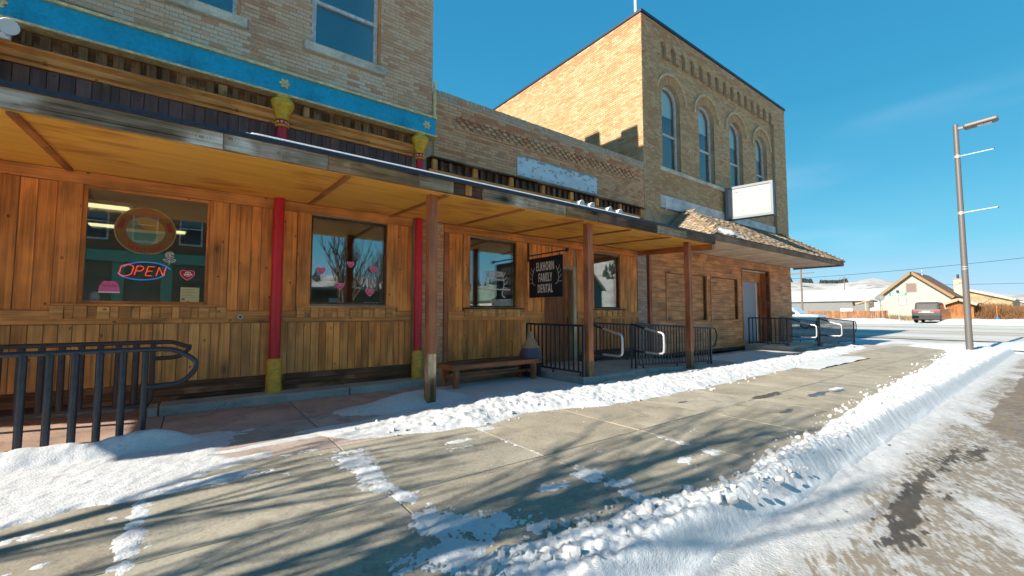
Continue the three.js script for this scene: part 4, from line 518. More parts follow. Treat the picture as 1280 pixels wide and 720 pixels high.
rail('ramp_railing', 'dark railing on the wall side of the corner ramp', t => { flatPanel(t, [19.3, -7.3], [23.3, -7.3], 1.17, .98, .22, .12, 30, M.steelBrown); settle(t, 19.3, .1, -7.3); });
rail('step_handrail', 'looped handrail on the near side of the grey door steps', t => { handrail(t, 17.05, -6.2, 1.15, -5.35, M.steel); part('post', bar([17.05, .1, -6.2], [17.05, 1.15, -6.2], .02), M.steel, t); settle(t, 17.05, .12, -6.2); });
rail('step_handrail', 'looped handrail before the corner ramp slats', t => { handrail(t, 19.02, -5.93, 1.16, -5.18, M.steel); part('post', bar([19.02, .0, -5.93], [19.02, 1.16, -5.93], .02), M.steel, t); settle(t, 19.02, 0, -5.93); });

// ---------------------------------------------------------------- bench, vase, signs
{
  const b = thing('bench', 'low backless wooden bench against the board wall', 'bench', [4.6, .02, -6.72]); const dk = [M.postWood, M.batten], H = .41;
  for (let k = 0; k < 4; k++) part('seat_plank', cbx(-.98, .94, H - .05, H, -.25 + .125 * k, -.25 + .125 * (k + 1) - .006, 'x', .006), M.darkWood[k % 3], b);
  part('apron', cbx(-1.0, .96, H - .085, H - .002, .252, .285, 'x', .004), dk[0], b); part('apron', cbx(-1.0, .96, H - .085, H - .002, -.285, -.252, 'x', .004), dk[1], b); part('apron', cbx(-1.03, -1.001, H - .085, H - .002, -.285, .285, 'z', .004), dk[0], b); part('apron', cbx(.961, .99, H - .085, H - .002, -.285, .285, 'z', .004), dk[1], b);
  for (const x of [-.9, .84]) for (const z of [-.2, .2]) part('leg', cbx(x - .045, x + .045, 0, H - .052, z - .045, z + .045, 'y', .006), pick(dk), b);
  part('stretcher', cbx(-.855, .795, .14, .2, -.022, .022, 'x', .004), pick(dk), b); for (const x of [-.9, .84]) part('stretcher', cbx(x - .02, x + .02, .14, .2, -.155, .155, 'z', .004), pick(dk), b);
}
{
  const v = thing('vase', 'tall teardrop floor vase, beige neck over purple body, beside the bench', 'vase', [5.62, .02, -6.82]); v.scale.setScalar(1.13); const prof = [[.0, 0], [.10, 0], [.13, .03], [.185, .14], [.215, .27], [.215, .35], [.2, .44], [.165, .53], [.12, .6], [.085, .66], [.062, .72], [.05, .79], [.045, .82], [.036, .815]];
  const cut3 = (a, b) => new THREE.LatheGeometry(prof.filter(p => p[1] >= a - 1e-6 && p[1] <= b + 1e-6).map(p => new THREE.Vector2(...p)), 28);
  part('body', cut3(0, .35), mat(.045, .022, .045, .35), v, 'dark plum glazed lower body'); part('shoulder', cut3(.35, .53), mat(.10, .08, .125, .4), v, 'grey violet glazed shoulder'); part('neck', cut3(.53, .9), mat(.55, .38, .22, .55, { map: speck }), v, 'beige tapering neck');
}
function canvasTex(w, h, draw) { const c = document.createElement('canvas'); c.width = w; c.height = h; const x = c.getContext('2d'); draw(x, w, h); const t = new THREE.CanvasTexture(c); t.colorSpace = THREE.SRGBColorSpace; t.magFilter = THREE.LinearFilter; return t; }
function antler(x, sx, cx, cy, k) { // an antler stroke on each side
  x.lineWidth = 6 * k; x.lineCap = 'round'; x.beginPath(); x.moveTo(cx + sx * 0, cy + 70 * k); x.quadraticCurveTo(cx + sx * 46 * k, cy + 60 * k, cx + sx * 40 * k, cy); x.quadraticCurveTo(cx + sx * 34 * k, cy - 50 * k, cx + sx * 8 * k, cy - 92 * k); x.stroke();
  x.lineWidth = 4.5 * k; for (const [t, dx, dy] of [[.1, 34, -30], [.45, 30, -34], [.75, 26, -40], [-.2, 40, 4]]) { const px = cx + sx * (42 - 14 * t * t * 2) * k, py = cy + (60 - 140 * (t + .2)) * k * .8; x.beginPath(); x.moveTo(px, py); x.quadraticCurveTo(px + sx * dx * .7 * k, py, px + sx * dx * k, py + dy * k); x.stroke(); }
}
const narrowText = (x, s, cx, cy, w, h) => { x.save(); x.font = 'bold 100px sans-serif'; x.textAlign = 'center'; x.textBaseline = 'middle'; const m = x.measureText(s).width; x.translate(cx, cy); x.scale(w / m, h / 74); x.fillText(s, 0, 4); x.restore(); };
{
  const t = canvasTex(512, 430, (x, w, h) => { x.fillStyle = '#10131f'; x.fillRect(0, 0, w, h); x.fillStyle = '#e6e4da'; narrowText(x, 'ELKHORN', w / 2, 92, 286, 96); narrowText(x, 'FAMILY', w / 2, 212, 216, 96); narrowText(x, 'DENTAL', w / 2, 332, 240, 96); x.strokeStyle = '#d8d4c8'; antler(x, 1, w - 98, 215, 1.15); antler(x, -1, 98, 215, 1.15); });
  const s = thing('hanging_sign', 'black hanging sign with white lettering and antlers on an iron arm', 'sign', [6.2, 2.12, -7.0]); const m = mat(1, 1, 1, .5, { map: t });
  part('board', bx(-.012, .012, -.44, .45, -.55, .55), M.black, s); for (const q of [-1, 1]) { const p = part('lettering', new THREE.PlaneGeometry(1.09, .88), m, s); p.position.set(q * .0155, .005, 0); p.rotation.y = q * Math.PI / 2; }
  part('arm', bar([0, .53, -.62], [0, .53, .66], .014), M.black, s); part('wall_plate', bx(-.02, .02, .4, 1.0, -.63, -.585), M.black, s); { const g = new THREE.SphereGeometry(.045, 14, 10); g.translate(0, .53, .68); part('finial', g, M.black, s); } for (const z of [-.45, .45]) part('hook', bar([0, .45, z], [0, .53, z], .006), M.black, s);
}
{
  const s = thing('box_sign', 'blank white box sign projecting from the tall brick front', 'sign', [15.7, 4.78, ZW - .1], .2); // projects over the street
  part('case', new RoundedBoxGeometry(.3, 1.2, 1.52, 2, .02).translate(.15, .6, .86), mat(.10, .12, .16, .45, { metalness: .5 }), s);
  part('frame', merge([bx(-.03, .02, 0, 1.2, .1, .18), bx(-.03, .02, 0, 1.2, 1.54, 1.62), bx(-.03, .02, 1.115, 1.2, .18, 1.54), bx(-.03, .02, 0, .085, .18, 1.54)]), mat(.17, .19, .225, .5), s);
  const t = tex(256, 192, (u, v) => { const gh = sm(.62, .75, fbm(u * 14, v * 30, 3)) * Math.max(Math.exp(-(((v - .86) / .04) ** 2)) * sm(.1, .2, u) * sm(.95, .8, u), Math.exp(-(((v - .15 - .25 * (u - .45) ** 2) / .05) ** 2)) * sm(.1, .2, u) * sm(.9, .75, u)); const d = .31 - .2 * gh + .05 * (fbm(u * 5, v * 4, 4) - .5); return [d, d, d * .995]; });
  const p = part('face', new THREE.PlaneGeometry(1.4, 1.06), mat(1, 1, 1, .35, { map: t }), s, 'white sign face with faint ghost of removed lettering'); p.position.set(-.004, .6, .86); p.rotation.y = -Math.PI / 2;
}
function floodlight(name, label, x, y, z, heads, white = M.white) { const f = thing(name, label, 'floodlight', [x, y, z], 0, 'twin floodlights above the canopy'); part('junction_box', bx(-.06, .06, -.05, .05, 0, .05), white, f); for (const dx of heads) { const g = new THREE.LatheGeometry([[.0, -.02], [.045, -.02], [.05, .05], [.085, .13], [.09, .15], [.08, .152], [0, .14]].map(p => new THREE.Vector2(...p)), 16); g.rotateX(1.9); g.translate(dx, .02, .2); part('lamp_head', g, white, f); part('swivel', bar([dx * .3, 0, .05], [dx, .02, .2], .016), white, f); } return f; }
floodlight('floodlight', 'white twin floodlight above the canopy, beside the faded blue panel', 7.7, 4.03, ZW + .17, [-.2, .17]); floodlight('floodlight', 'white twin floodlight above the canopy, beside the bare brick corner', 8.75, 4.02, ZW + .17, [-.21, .2]);
floodlight('floodlight', 'white floodlight under the blue fascia beyond the rusty angle iron', -1.9, 4.6, ZW + .16, [-.12, .12]);
{ const o = thing('wall_outlet', 'round metal outlet cover on the rail board by the red column', 'outlet', [.58, 1.27, ZW + .053]); const g = new THREE.CylinderGeometry(.035, .035, .025, 20); g.rotateX(Math.PI / 2); g.translate(0, 0, .012); part('cover', g, M.galv, o); const h = new THREE.CylinderGeometry(.018, .02, .02, 14); h.rotateX(Math.PI / 2); h.translate(0, 0, .03); part('socket', h, M.steel, o); }

// ---------------------------------------------------------------- things in the shop windows
const ZG = ZW - .05;
function sticker(name, label, cat, x, y, w, h, draw, group, z = ZW - .022) { const t = canvasTex(256, Math.round(256 * h / w), draw); const m = shadow(new THREE.Mesh(new THREE.PlaneGeometry(w, h), mat(1, 1, 1, .6, { map: t, alphaTest: .4, side: THREE.DoubleSide }))); m.name = numbered(name); m.position.set(x, y, z); m.userData = { label, category: cat }; if (group) m.userData.group = group; scene.add(m); return m; }
const heartPath = (x, w, h) => { x.beginPath(); x.moveTo(w / 2, h * .95); x.bezierCurveTo(-w * .15, h * .5, w * .05, -h * .05, w / 2, h * .25); x.bezierCurveTo(w * .95, -h * .05, w * 1.15, h * .5, w / 2, h * .95); x.closePath(); };
sticker('round_decal', 'round gold window decal with red lettering and landscape', 'decal', -.55, 2.46, .66, .64, (x, w, h) => {
  const r = w / 2 - 3; x.translate(w / 2, h / 2); x.beginPath(); x.arc(0, 0, r, 0, 7); x.fillStyle = '#9c6420'; x.fill(); x.lineWidth = 4; x.strokeStyle = '#d9b060'; x.stroke(); x.save(); x.beginPath(); x.ellipse(0, 0, r * .64, r * .6, 0, 0, 7); x.clip(); x.fillStyle = '#d99a1c'; x.fillRect(-w, -h, 2 * w, 2 * h); x.fillStyle = '#8d8f6d'; x.beginPath(); x.moveTo(-90, -20); x.lineTo(-50, -56); x.lineTo(-6, -10); x.lineTo(30, -2); x.lineTo(90, -12); x.lineTo(90, 20); x.lineTo(-90, 20); x.fill(); x.fillStyle = '#d8c79a'; x.fillRect(-100, -6, 200, 16); x.fillStyle = '#6fa08c'; x.fillRect(-100, 10, 200, 90); x.fillStyle = '#c5ad7a'; x.beginPath(); x.moveTo(10, 90); x.lineTo(60, 5); x.lineTo(100, 10); x.lineTo(100, 90); x.fill(); x.restore();
  x.fillStyle = '#c42a14'; x.font = 'bold 34px sans-serif'; x.textAlign = 'center'; const arc = (s, a0, st, up) => { [...s].forEach((c, i) => { const a = a0 + st * (i - (s.length - 1) / 2); x.save(); x.rotate(a); x.translate(0, up ? -r * .78 : r * .88); x.fillText(c, 0, 6); x.restore(); }); }; arc('LIQUOR', 0, .22, true); arc('MONTANA', 0, -.21, false); x.fillStyle = '#a82412'; for (const q of [-1, 1]) { x.save(); x.rotate(q * 1.28); x.fillRect(-26, -r * .9, 52, 22); x.restore(); }
}, undefined, ZG - .01);
{ // neon tubes
  const red = new THREE.MeshStandardMaterial({ color: C(.9, .15, .08), emissive: C(1, .07, .03), emissiveIntensity: .42, roughness: .4 }), blue = new THREE.MeshStandardMaterial({ color: C(.1, .3, .9), emissive: C(.03, .2, .7), emissiveIntensity: .3, roughness: .4 });
  const n = thing('neon_sign', 'red and blue neon open sign hanging in the store window', 'neon sign', [-.55, 1.91, ZG - .05]); const s = .5, sk = (x, y) => [x + y * .22, y, 0];
  const st = { O: [[[-.06, 0], [-.055, .05], [0, .075], [.055, .05], [.06, 0], [.055, -.05], [0, -.075], [-.055, -.05], [-.06, 0]]], P: [[[-.04, -.075], [-.04, .075], [.02, .075], [.045, .05], [.045, .02], [.02, -.005], [-.035, -.005]]], E: [[[.045, .075], [-.04, .075], [-.04, -.075], [.045, -.075]], [[-.035, 0], [.03, 0]]], N: [[[-.045, -.075], [-.045, .075], [.045, -.075], [.045, .075]]] };
  [['O', -.185], ['P', -.055], ['E', .06], ['N', .18]].forEach(([c, dx]) => { const k = c === 'O' ? 1.05 : .85; part('letter_tube', merge(st[c].map(l => tube(l.map(([a, b]) => sk(a * k + dx, b * k)), .0065, 6, false, c === 'O' ? .5 : 0, 60))), red, n); });
  for (const q of [1, -1]) { const l = []; for (let k = 0; k <= 16; k++) { const a = mix(.15, .95, k / 16) * Math.PI * q - (q > 0 ? .18 : 2.95 - Math.PI); l.push([.26 * Math.cos(a) + q * .03, .125 * Math.sin(a), -.01]); } part('border_tube', tube(l, .008, 6, false, .5, 30), blue, n); }
}
sticker('heart_sticker', 'red heart sticker with white lettering in the store window', 'sticker', -.075, 1.88, .2, .18, (x, w, h) => { heartPath(x, w, h); x.fillStyle = '#cf1f33'; x.fill(); x.strokeStyle = '#f2d0d0'; x.lineWidth = 7; x.stroke(); x.fillStyle = '#fff'; for (const [a, b, c, d] of [[90, 80, 76, 22], [70, 112, 118, 30], [104, 150, 50, 12]]) { x.save(); x.rotate(-.08); for (let k = 0; k < c / 20; k++) x.fillRect(a + k * 21, b, 13, d); x.restore(); } });
sticker('lips_sticker', 'pink lacy sticker low in the store window', 'sticker', -.885, 1.675, .21, .16, (x, w, h) => { x.fillStyle = '#e86fa0'; x.beginPath(); x.moveTo(2, h); x.quadraticCurveTo(0, h * .35, w * .2, h * .1); x.quadraticCurveTo(w * .3, -h * .04, w * .45, h * .08); x.quadraticCurveTo(w * .62, -h * .05, w * .8, h * .1); x.quadraticCurveTo(w, h * .4, w - 2, h); x.closePath(); x.fill(); x.fillStyle = '#fff'; x.fillRect(0, h - 16, w, 16); x.strokeStyle = '#c03a70'; x.lineWidth = 8; for (let k = 0; k < 6; k++) { x.beginPath(); x.arc(50 + k * 32, h * .35 + 14 * (k % 2), 16, 0, 5); x.stroke(); } });
sticker('paper_notice', 'cream paper notice taped low in the store window', 'notice', -.035, 1.578, .215, .235, (x, w, h) => { x.fillStyle = '#cfc590'; x.fillRect(0, 0, w, h); x.fillStyle = '#6e684c'; for (let k = 0; k < 6; k++) x.fillRect(20, 34 + k * 26, 120 + 70 * hash2(k, 3), 5); x.fillRect(18, 190, 42, 26); x.fillRect(90, 236, 30, 14); });
sticker('rose_drawing', 'white line drawing of a rose on the store window', 'decal', -.28, 2.1, .17, .2, (x, w, h) => { x.strokeStyle = '#d9cfc4'; x.lineWidth = 13; for (const [a, b, r] of [[128, 90, 70], [118, 92, 38], [150, 80, 34], [128, 96, 14]]) { x.beginPath(); x.arc(a, b, r, .3, 6.1); x.stroke(); } x.beginPath(); x.moveTo(128, 160); x.lineTo(120, 292); x.stroke(); for (const q of [-1, 1]) { x.beginPath(); x.ellipse(128 + q * 58, 205, 48, 20, q * -.5, 0, 7); x.stroke(); } });
{ const g = new THREE.SphereGeometry(.06, 18, 12); g.scale(1, 1.25, .8); const o = shadow(new THREE.Mesh(g, M.white)); o.name = numbered('egg_ornament'); o.position.set(-1.04, 1.535, ZG - .1); o.userData = { label: 'white egg shaped ornament on the store window ledge', category: 'ornament' }; scene.add(o); const l = thing('window_ledge', 'ledge inside the store window', 'shelf', [-.5, 1.44, ZG - .2]); part('board', bx(-.66, .64, -.03, .0, -.18, .13, 'x'), M.trimWood[1], l); }
for (const [x, y, k] of [[1.72, 2.05, 1], [2.2, 2.19, .85], [2.61, 2.12, .95], [2.03, 1.8, .95], [2.55, 1.71, 1.1]]) sticker('paper_heart', 'pink lacy paper heart in the square store window between red columns', 'paper heart', x, y, .17 * k, .15 * k, (c, w, h) => { heartPath(c, w, h); c.fillStyle = '#e0557f'; c.fill(); c.setLineDash([14, 10]); c.strokeStyle = '#f7c2d2'; c.lineWidth = 14; c.stroke(); c.fillStyle = '#f0a9bf'; for (let i = 0; i < 9; i++) { c.beginPath(); c.arc(70 + 116 * hash2(i, x * 100 | 0), 70 + 80 * hash2(i, 9), 9, 0, 7); c.fill(); } }, 'paper hearts in the store window');
{ const o = thing('ledge_card', 'small framed card on the ledge behind the paper hearts', 'card', [1.95, 1.52, ZG - .06]); part('card', bx(-.07, .07, 0, .07, -.006, .006), M.white, o); }
sticker('window_lettering', 'white lettering and antlers on the office window', 'decal', 5.33, 2.02, .98, .82, (x, w, h) => { x.fillStyle = x.strokeStyle = '#e8e8e4'; narrowText(x, 'ELKHORN', w / 2, 62, 104, 34); narrowText(x, 'FAMILY DENTAL', w / 2, 94, 104, 12); antler(x, 1, w * .62, 110, .62); antler(x, -1, w * .38, 110, .62); x.lineWidth = 5; x.beginPath(); x.moveTo(30, 150); x.lineTo(226, 150); x.stroke(); x.beginPath(); x.arc(90, 175, 20, -1, 1.4); x.stroke(); x.beginPath(); x.arc(190, 175, 20, 1.6, 4); x.stroke(); });
{ // fluorescent ceiling fixtures inside the store
  RectAreaLightUniformsLib.init();
  const em = new THREE.MeshStandardMaterial({ color: C(.9, .85, .6), emissive: C(1, .86, .42), emissiveIntensity: .5, roughness: .5 });
  for (const [x, z, l] of [[-1.6, -9.2, 'lit fluorescent ceiling light deep in the store near its window'], [-.9, -11.2, 'lit fluorescent ceiling light at the back of the store']]) { const f = thing('ceiling_light', l, 'ceiling light', [x, 3.0, z]); part('housing', bx(-.75, .75, .03, .09, -.13, .13), M.white, f); part('diffuser', bx(-.72, .72, .0, .03, -.1, .1), em, f); const r = new THREE.RectAreaLight(C(1, .88, .6), 2.2, 1.4, .2); r.position.set(0, -.02, 0); r.rotation.x = -Math.PI / 2; f.add(r); }
}
// ---------------------------------------------------------------- street lamp, pole on the roof
{
  const l = thing('street_lamp', 'tall brown street lamp with flat head and two white banner arms', 'street lamp', [21.46, 0, -2.25]); const br = mat(.14, .13, .125, .5, { metalness: .2 });
  part('pole', cyl(.095, .07, 8.02, 0, 0, 0, 12), br, l); part('base_plate', cyl(.17, .15, .05, 0, 0, 0, 12), br, l);
  part('arm', bx(-.035, .035, 7.83, 7.9, .05, .36, 'z'), br, l);
  const hd = new RoundedBoxGeometry(.36, .15, .82, 3, .06); hd.rotateX(-.06); hd.translate(0, 7.88, .6); part('lamp_head', hd, br, l); const ln = bx(-.11, .11, 7.8, 7.825, .36, .86); part('lens', ln, mat(.55, .56, .58, .2), l);
  for (const y of [6.87, 4.85]) { const a = part('banner_arm', bar([0, y, .05], [0, y + (y > 6 ? .02 : .05), .86], .012), M.white, l, 'thin white banner rod'); const c = new THREE.SphereGeometry(.02, 8, 6); c.translate(0, y + .03, .87); part('cap', c, M.steel, a); part('bracket', cyl(.092, .092, .1, 0, y - .06, 0, 12), M.galv, a); }
  part('strap', merge([cyl(.1, .1, .03, 0, 2.93, 0, 12), cyl(.1, .1, .03, 0, 2.85, 0, 12)]), M.galv, l);
}
{ const p = thing('roof_pole', 'thin white pole on the tall building roof corner', 'pole', [11.25, 10.3, -8.2]); part('shaft', cyl(.045, .04, 3.6, 0, 0, 0, 10), M.white, p); part('flange', cyl(.09, .09, .03, 0, 0, 0, 12), M.galv, p); }

// ---------------------------------------------------------------- vehicles
function wheel(v, x, y, z, r, w) { const g = new THREE.TorusGeometry(r - .085, .085, 10, 22); g.scale(1, 1, w / .17); g.translate(x, y, z); const t = part('wheel', g, M.rubber, v); const h = new THREE.CylinderGeometry(r - .09, r - .09, w * .7, 18); h.rotateX(Math.PI / 2); h.translate(x, y, z); part('rim', h, mat(.4, .41, .42, .3, { metalness: .8 }), t); return t; }
function bodyShape(pts, width, bev, x = 0) { const g = new THREE.ExtrudeGeometry(shapeOf(pts), { depth: width - 2 * bev, bevelEnabled: true, bevelThickness: bev, bevelSize: bev * .7, bevelSegments: 3 }); g.translate(x, 0, -width / 2 + bev); return g; }
{
  const v = thing('parked_car', 'grey sport utility car parked tail towards the street before the pale house', 'car', [56.2, rise(57.5), -8.6], 0); v.scale.setScalar(1.08);
  const paint = new THREE.MeshPhysicalMaterial({ color: C(.075, .07, .066), metalness: .3, roughness: .35, clearcoat: .7, clearcoatRoughness: .1 }), gl = glassFar, pl = mat(.03, .03, .032, .6);
  part('body', bodyShape([[.1, .42], [.05, .62], [.0, .95], [.08, 1.13], [1.0, 1.16], [3.2, 1.12], [4.55, .98], [4.75, .72], [4.7, .4], [4.2, .34], [.5, .34]], 1.92, .12), paint, v);
  part('cabin', bodyShape([[.12, 1.12], [.42, 1.66], [.62, 1.74], [1.6, 1.78], [2.5, 1.72], [3.35, 1.14]], 1.56, .16), paint, v, 'rounded cabin and roof');
  { const g = new THREE.PlaneGeometry(1.36, .46); g.rotateY(-Math.PI / 2); g.rotateZ(-.5); g.translate(.2, 1.43, 0); part('rear_window', g, gl, v); } for (const s of [-1, 1]) { const g = new THREE.ShapeGeometry(shapeOf([[.55, 1.2], [.72, 1.62], [1.6, 1.68], [2.45, 1.63], [3.1, 1.2]])); g.translate(0, 0, s * .795); part('side_window', g, new THREE.MeshPhysicalMaterial({ color: C(.02, .03, .05), roughness: .06, side: THREE.DoubleSide }), v); part('headlight', bx(4.5, 4.7, .72, .86, s * .72 - .16, s * .72 + .16), M.white, v);
    const t = bx(-.07, .12, .92, 1.1, s * .68 - .2, s * .68 + .2); part('tail_light', t, mat(.45, .02, .03, .25), v, 'red tail light'); part('mirror', new RoundedBoxGeometry(.12, .16, .22, 2, .04).translate(2.9, 1.22, s * 1.03), paint, v); part('exhaust', cyl(.04, .04, .06, 0, 0, 0, 10).rotateZ(Math.PI / 2).translate(.02, .42, s * .6), M.galv, v); part('roof_rail', bar([.8, 1.8, s * .62], [2.3, 1.8, s * .62], .02), pl, v); }
  part('bumper', bodyShape([[-.1, .36], [-.12, .6], [.1, .64], [.4, .36]], 1.86, .06), pl, v, 'dark lower bumper'); part('tailgate_trim', bx(-.125, -.03, .9, .93, -.5, .5), M.galv, v); part('licence_plate', bx(-.115, -.02, .94, 1.06, -.26, .26), mat(.75, .66, .35, .5), v); part('spoiler', bx(.3, .5, 1.7, 1.73, -.6, .6), paint, v);
  for (const [x, z] of [[.95, -.84], [.95, .84], [3.85, -.84], [3.85, .84]]) wheel(v, x, .36, z, .36, .24);
}
{
  const v = thing('pickup_truck', 'pale blue pickup truck parked in the shade behind the corner building', 'truck', [38.2, rise(38), -11.5], -Math.PI / 2); const p = new THREE.MeshPhysicalMaterial({ color: C(.50, .58, .63), roughness: .4, clearcoat: .5 }), gl = glassFar; // its length runs along local -x
  part('body', bodyShape([[0, .45], [.02, .85], [.15, 1.02], [1.35, 1.08], [3.0, 1.1], [5.3, 1.1], [5.35, .5], [5.1, .42], [.3, .4]].map(([x, y]) => [-x, y]).reverse(), 1.9, .08), p, v); part('cab', bodyShape([[1.25, 1.08], [1.95, 1.72], [3.0, 1.76], [3.15, 1.08]].map(([x, y]) => [-x, y]).reverse(), 1.66, .1), p, v);
  { const g = new THREE.PlaneGeometry(1.4, .78); g.rotateY(Math.PI / 2); g.rotateZ(.83); g.translate(-1.56, 1.42, 0); part('windscreen', g, gl, v); } for (const s of [-1, 1]) { const g = new THREE.ShapeGeometry(shapeOf([[-2.95, 1.14], [-2.9, 1.66], [-2.0, 1.66], [-1.55, 1.14]])); g.translate(0, 0, s * .838); part('side_window', g, new THREE.MeshPhysicalMaterial({ color: C(.02, .03, .05), roughness: .06, side: THREE.DoubleSide }), v); part('headlight', bx(-.06, .03, .72, .9, s * .7 - .14, s * .7 + .14), M.white, v); part('mirror', bx(-1.75, -1.6, 1.15, 1.32, s * .98 - .06, s * .98 + .06), M.black, v); }
  part('bumper', bx(-.15, .08, .42, .62, -.93, .93), M.galv, v); part('grille', bx(-.05, .025, .68, .92, -.5, .5), M.black, v); part('bed_rail', bx(-5.3, -3.2, 1.1, 1.16, -.9, .9), M.black, v);
  for (const [x, z] of [[-.95, -.82], [-.95, .82], [-4.2, -.82], [-4.2, .82]]) wheel(v, x, .38, z, .38, .24);
}
// ---------------------------------------------------------------- houses and sheds beyond the cross street
function pix(u, v, w) { const f = 530, F = new THREE.Vector3(), R = new THREE.Vector3(), U = new THREE.Vector3(); camera.matrixWorld.extractBasis(R, U, F); return CAM.clone().addScaledVector(F.negate(), w).addScaledVector(R, w * (u - 640) / f).addScaledVector(U, -w * (v - 360) / f); }
const sidingTex = tex(64, 256, (u, v) => { const b = (v * 16) % 1, m = .86 + .2 * (fbm(u * 8, v * 60, 3) - .5) - .35 * sm(.1, 0, b); return [m, m, m * .98]; }, [3, 2.4]);
function gableHouse(o, label, p) { // gable end towards -x unless turned; origin at the near gable's middle
  const h = thing(o.name, label, o.cat || 'house', p, o.turn || 0); const W = o.w / 2, L = o.l, E = o.eave, A = o.apex;
  const g = new THREE.ExtrudeGeometry(shapeOf([[-W, -.6], [W, -.6], [W, E], [0, A - .12], [-W, E]]), { depth: L, bevelEnabled: false }); g.rotateY(Math.PI / 2); part('wall', g, o.wall, h);
  const ov = .35, sl = Math.atan2(A - E, W), len = W / Math.cos(sl) + ov; for (const s of [-1, 1]) { const r = part('roof', bx(-.4, L + .4, 0, .12, 0, len, 'z'), o.roof, h); r.position.set(0, A - .02, 0); r.rotation.x = s > 0 ? sl : Math.PI - sl; if (s < 0) { r.rotation.x = Math.PI - sl; r.geometry = bx(-.4, L + .4, -.12, 0, 0, len, 'z'); } const f = part('barge_board', bx(-.46, -.405, -.16, .1, 0, len, 'z'), o.trim, h); f.position.copy(r.position); f.rotation.x = r.rotation.x; if (s < 0) f.geometry = bx(-.46, -.405, -.1, .16, 0, len, 'z'); }
  for (const [z, y, w, hh] of o.win || []) { const f = part('window', bx(-.05, .05, y, y + hh, z - w / 2, z + w / 2), o.wtrim || M.trimWood[2], h); part('pane', bx(-.07, -.052, y + .08, y + hh - .08, z - w / 2 + .08, z + w / 2 - .08), o.pane || glassFar, f); }
  return h;
}
const gz = (u, x) => -x * Math.tan((53 - Math.atan((u - 640) / 530) * 180 / Math.PI) * Math.PI / 180);
{
  const x = 66, y = rise(x), a = gz(1098.5, x), b = gz(1189.5, x);
  const h = gableHouse({ name: 'gable_house', w: b - a, l: 9, eave: 2.75, apex: 5.5, wall: mat(.44, .425, .395, .8, { map: sidingTex }), roof: mat(.15, .08, .055, .9), trim: mat(.26, .15, .06, .6), win: [[-.1, 3.2, .95, 1.05]], wtrim: mat(.3, .19, .16, .6), pane: mat(.16, .12, .11, .5) }, 'cream gabled house with brown roof behind the parked car', [x, y, (a + b) / 2]);
  part('vent_pipe', cyl(.07, .07, .7, 3, 5.2, .4, 8), M.galv, h); part('meter', bx(-.1, -.01, .6, 1.0, 2.2, 2.5), M.galv, h);
  const c = thing('chimney', 'cream square chimney beside the cream gabled house', 'chimney', [73, rise(73), gz(1199.5, 73)]); part('stack', cbx(-.35, .35, -.3, 4.6, -.36, .36, 'y', .02), mat(.72, .62, .47, .85, { map: blotch }), c); part('cap', bx(-.4, .4, 4.6, 4.72, -.41, .41), mat(.3, .26, .22, .8), c); part('pot', cyl(.12, .1, .5, 0, 4.72, 0, 10), M.steel, c);
  gableHouse({ name: 'lean_to_shed', cat: 'shed', w: 2.0, l: 4, eave: 1.9, apex: 2.3, wall: mat(.40, .15, .045, .8, { map: woodTex }), roof: mat(.45, .4, .34, .9), trim: mat(.4, .3, .2, .7) }, 'orange plank shed with flat roof beside the cream house', [63.5, rise(63.5), gz(1199, 63.5)]);
  gableHouse({ name: 'tan_barn', cat: 'barn', w: 8.6, l: 14, eave: 2.9, apex: 4.4, wall: mat(.44, .33, .19, .85, { map: blotch }), roof: mat(.66, .6, .52, .8), trim: mat(.5, .42, .3, .7) }, 'large tan metal barn behind the brown thicket', [96, rise(96) - .4, gz(1212, 96)]);
  gableHouse({ name: 'grey_shed', cat: 'shed', w: 9, l: 13.5, eave: 2.45, apex: 4.25, wall: mat(.21, .21, .215, .8, { map: sidingTex }), roof: mat(.48, .49, .51, .7, { map: snowTex }), trim: mat(.5, .5, .52, .7), turn: Math.PI / 2 }, 'long grey shed under a thick snow covered roof', [86.3, rise(86), gz(1101, 82)]);
  { const s = thing('wall_lantern', 'small dark lantern on the grey shed wall', 'lantern', [81.6, rise(82) + 1.9, gz(1067, 81.6)]); part('lantern', new THREE.CylinderGeometry(.16, .1, .4, 8), M.black, s); part('arm', bar([0, .2, 0], [.2, .3, 0], .03), M.black, s); const n = thing('wall_notice', 'white notice board on the grey shed wall', 'notice', [81.72, rise(82) + .65, gz(1057.5, 81.7)]); part('board', bx(-.03, .03, 0, .55, -.75, .75), M.white, n); }
  const f = thing('plank_fence', 'brown board fence before the snow roofed shed', 'fence', [60, rise(60), gz(1060, 60)]); const z0 = gz(1010, 60) - f.position.z, z1 = gz(1108, 60) - f.position.z, N = 46; const fm = tones(5, .30, .13, .05, .3); for (let k = 0; k < N; k++) part('board', bx(-.012, .012, -.1, 1.15 + rr(-.03, .03) + (k > 30 ? .04 : 0), mix(z0, z1, k / N) + .006, mix(z0, z1, (k + 1) / N) - .006), pick(fm), f); for (let k = 0; k < 6; k++) part('post', bx(.014, .11, -.2, 1.2, mix(z0, z1, k / 5) - .05, mix(z0, z1, k / 5) + .05), fm[1], f); part('rail', bx(.013, .05, .9, 1.0, z0, z1), fm[2], f);
  const pr = thing('porch_roof', 'small pitched porch roof beside the cream house', 'porch', [63, rise(63), gz(1093, 63)]); part('roof', bx(-1, 1, 2.1, 2.18, -.75, .75).applyMatrix4(new THREE.Matrix4().makeRotationX(-.3)).translate(0, .1, -.2), mat(.55, .38, .2, .7), pr); for (const z of [-.6, .55]) part('post', bx(-.9, -.8, -.1, 2.2 + (z > 0 ? .3 : -.05), z - .05, z + .05), mat(.5, .42, .3, .7), pr); part('wall', bx(.3, .4, -.1, 2.1, -.6, .6), mat(.75, .68, .52, .8), pr);
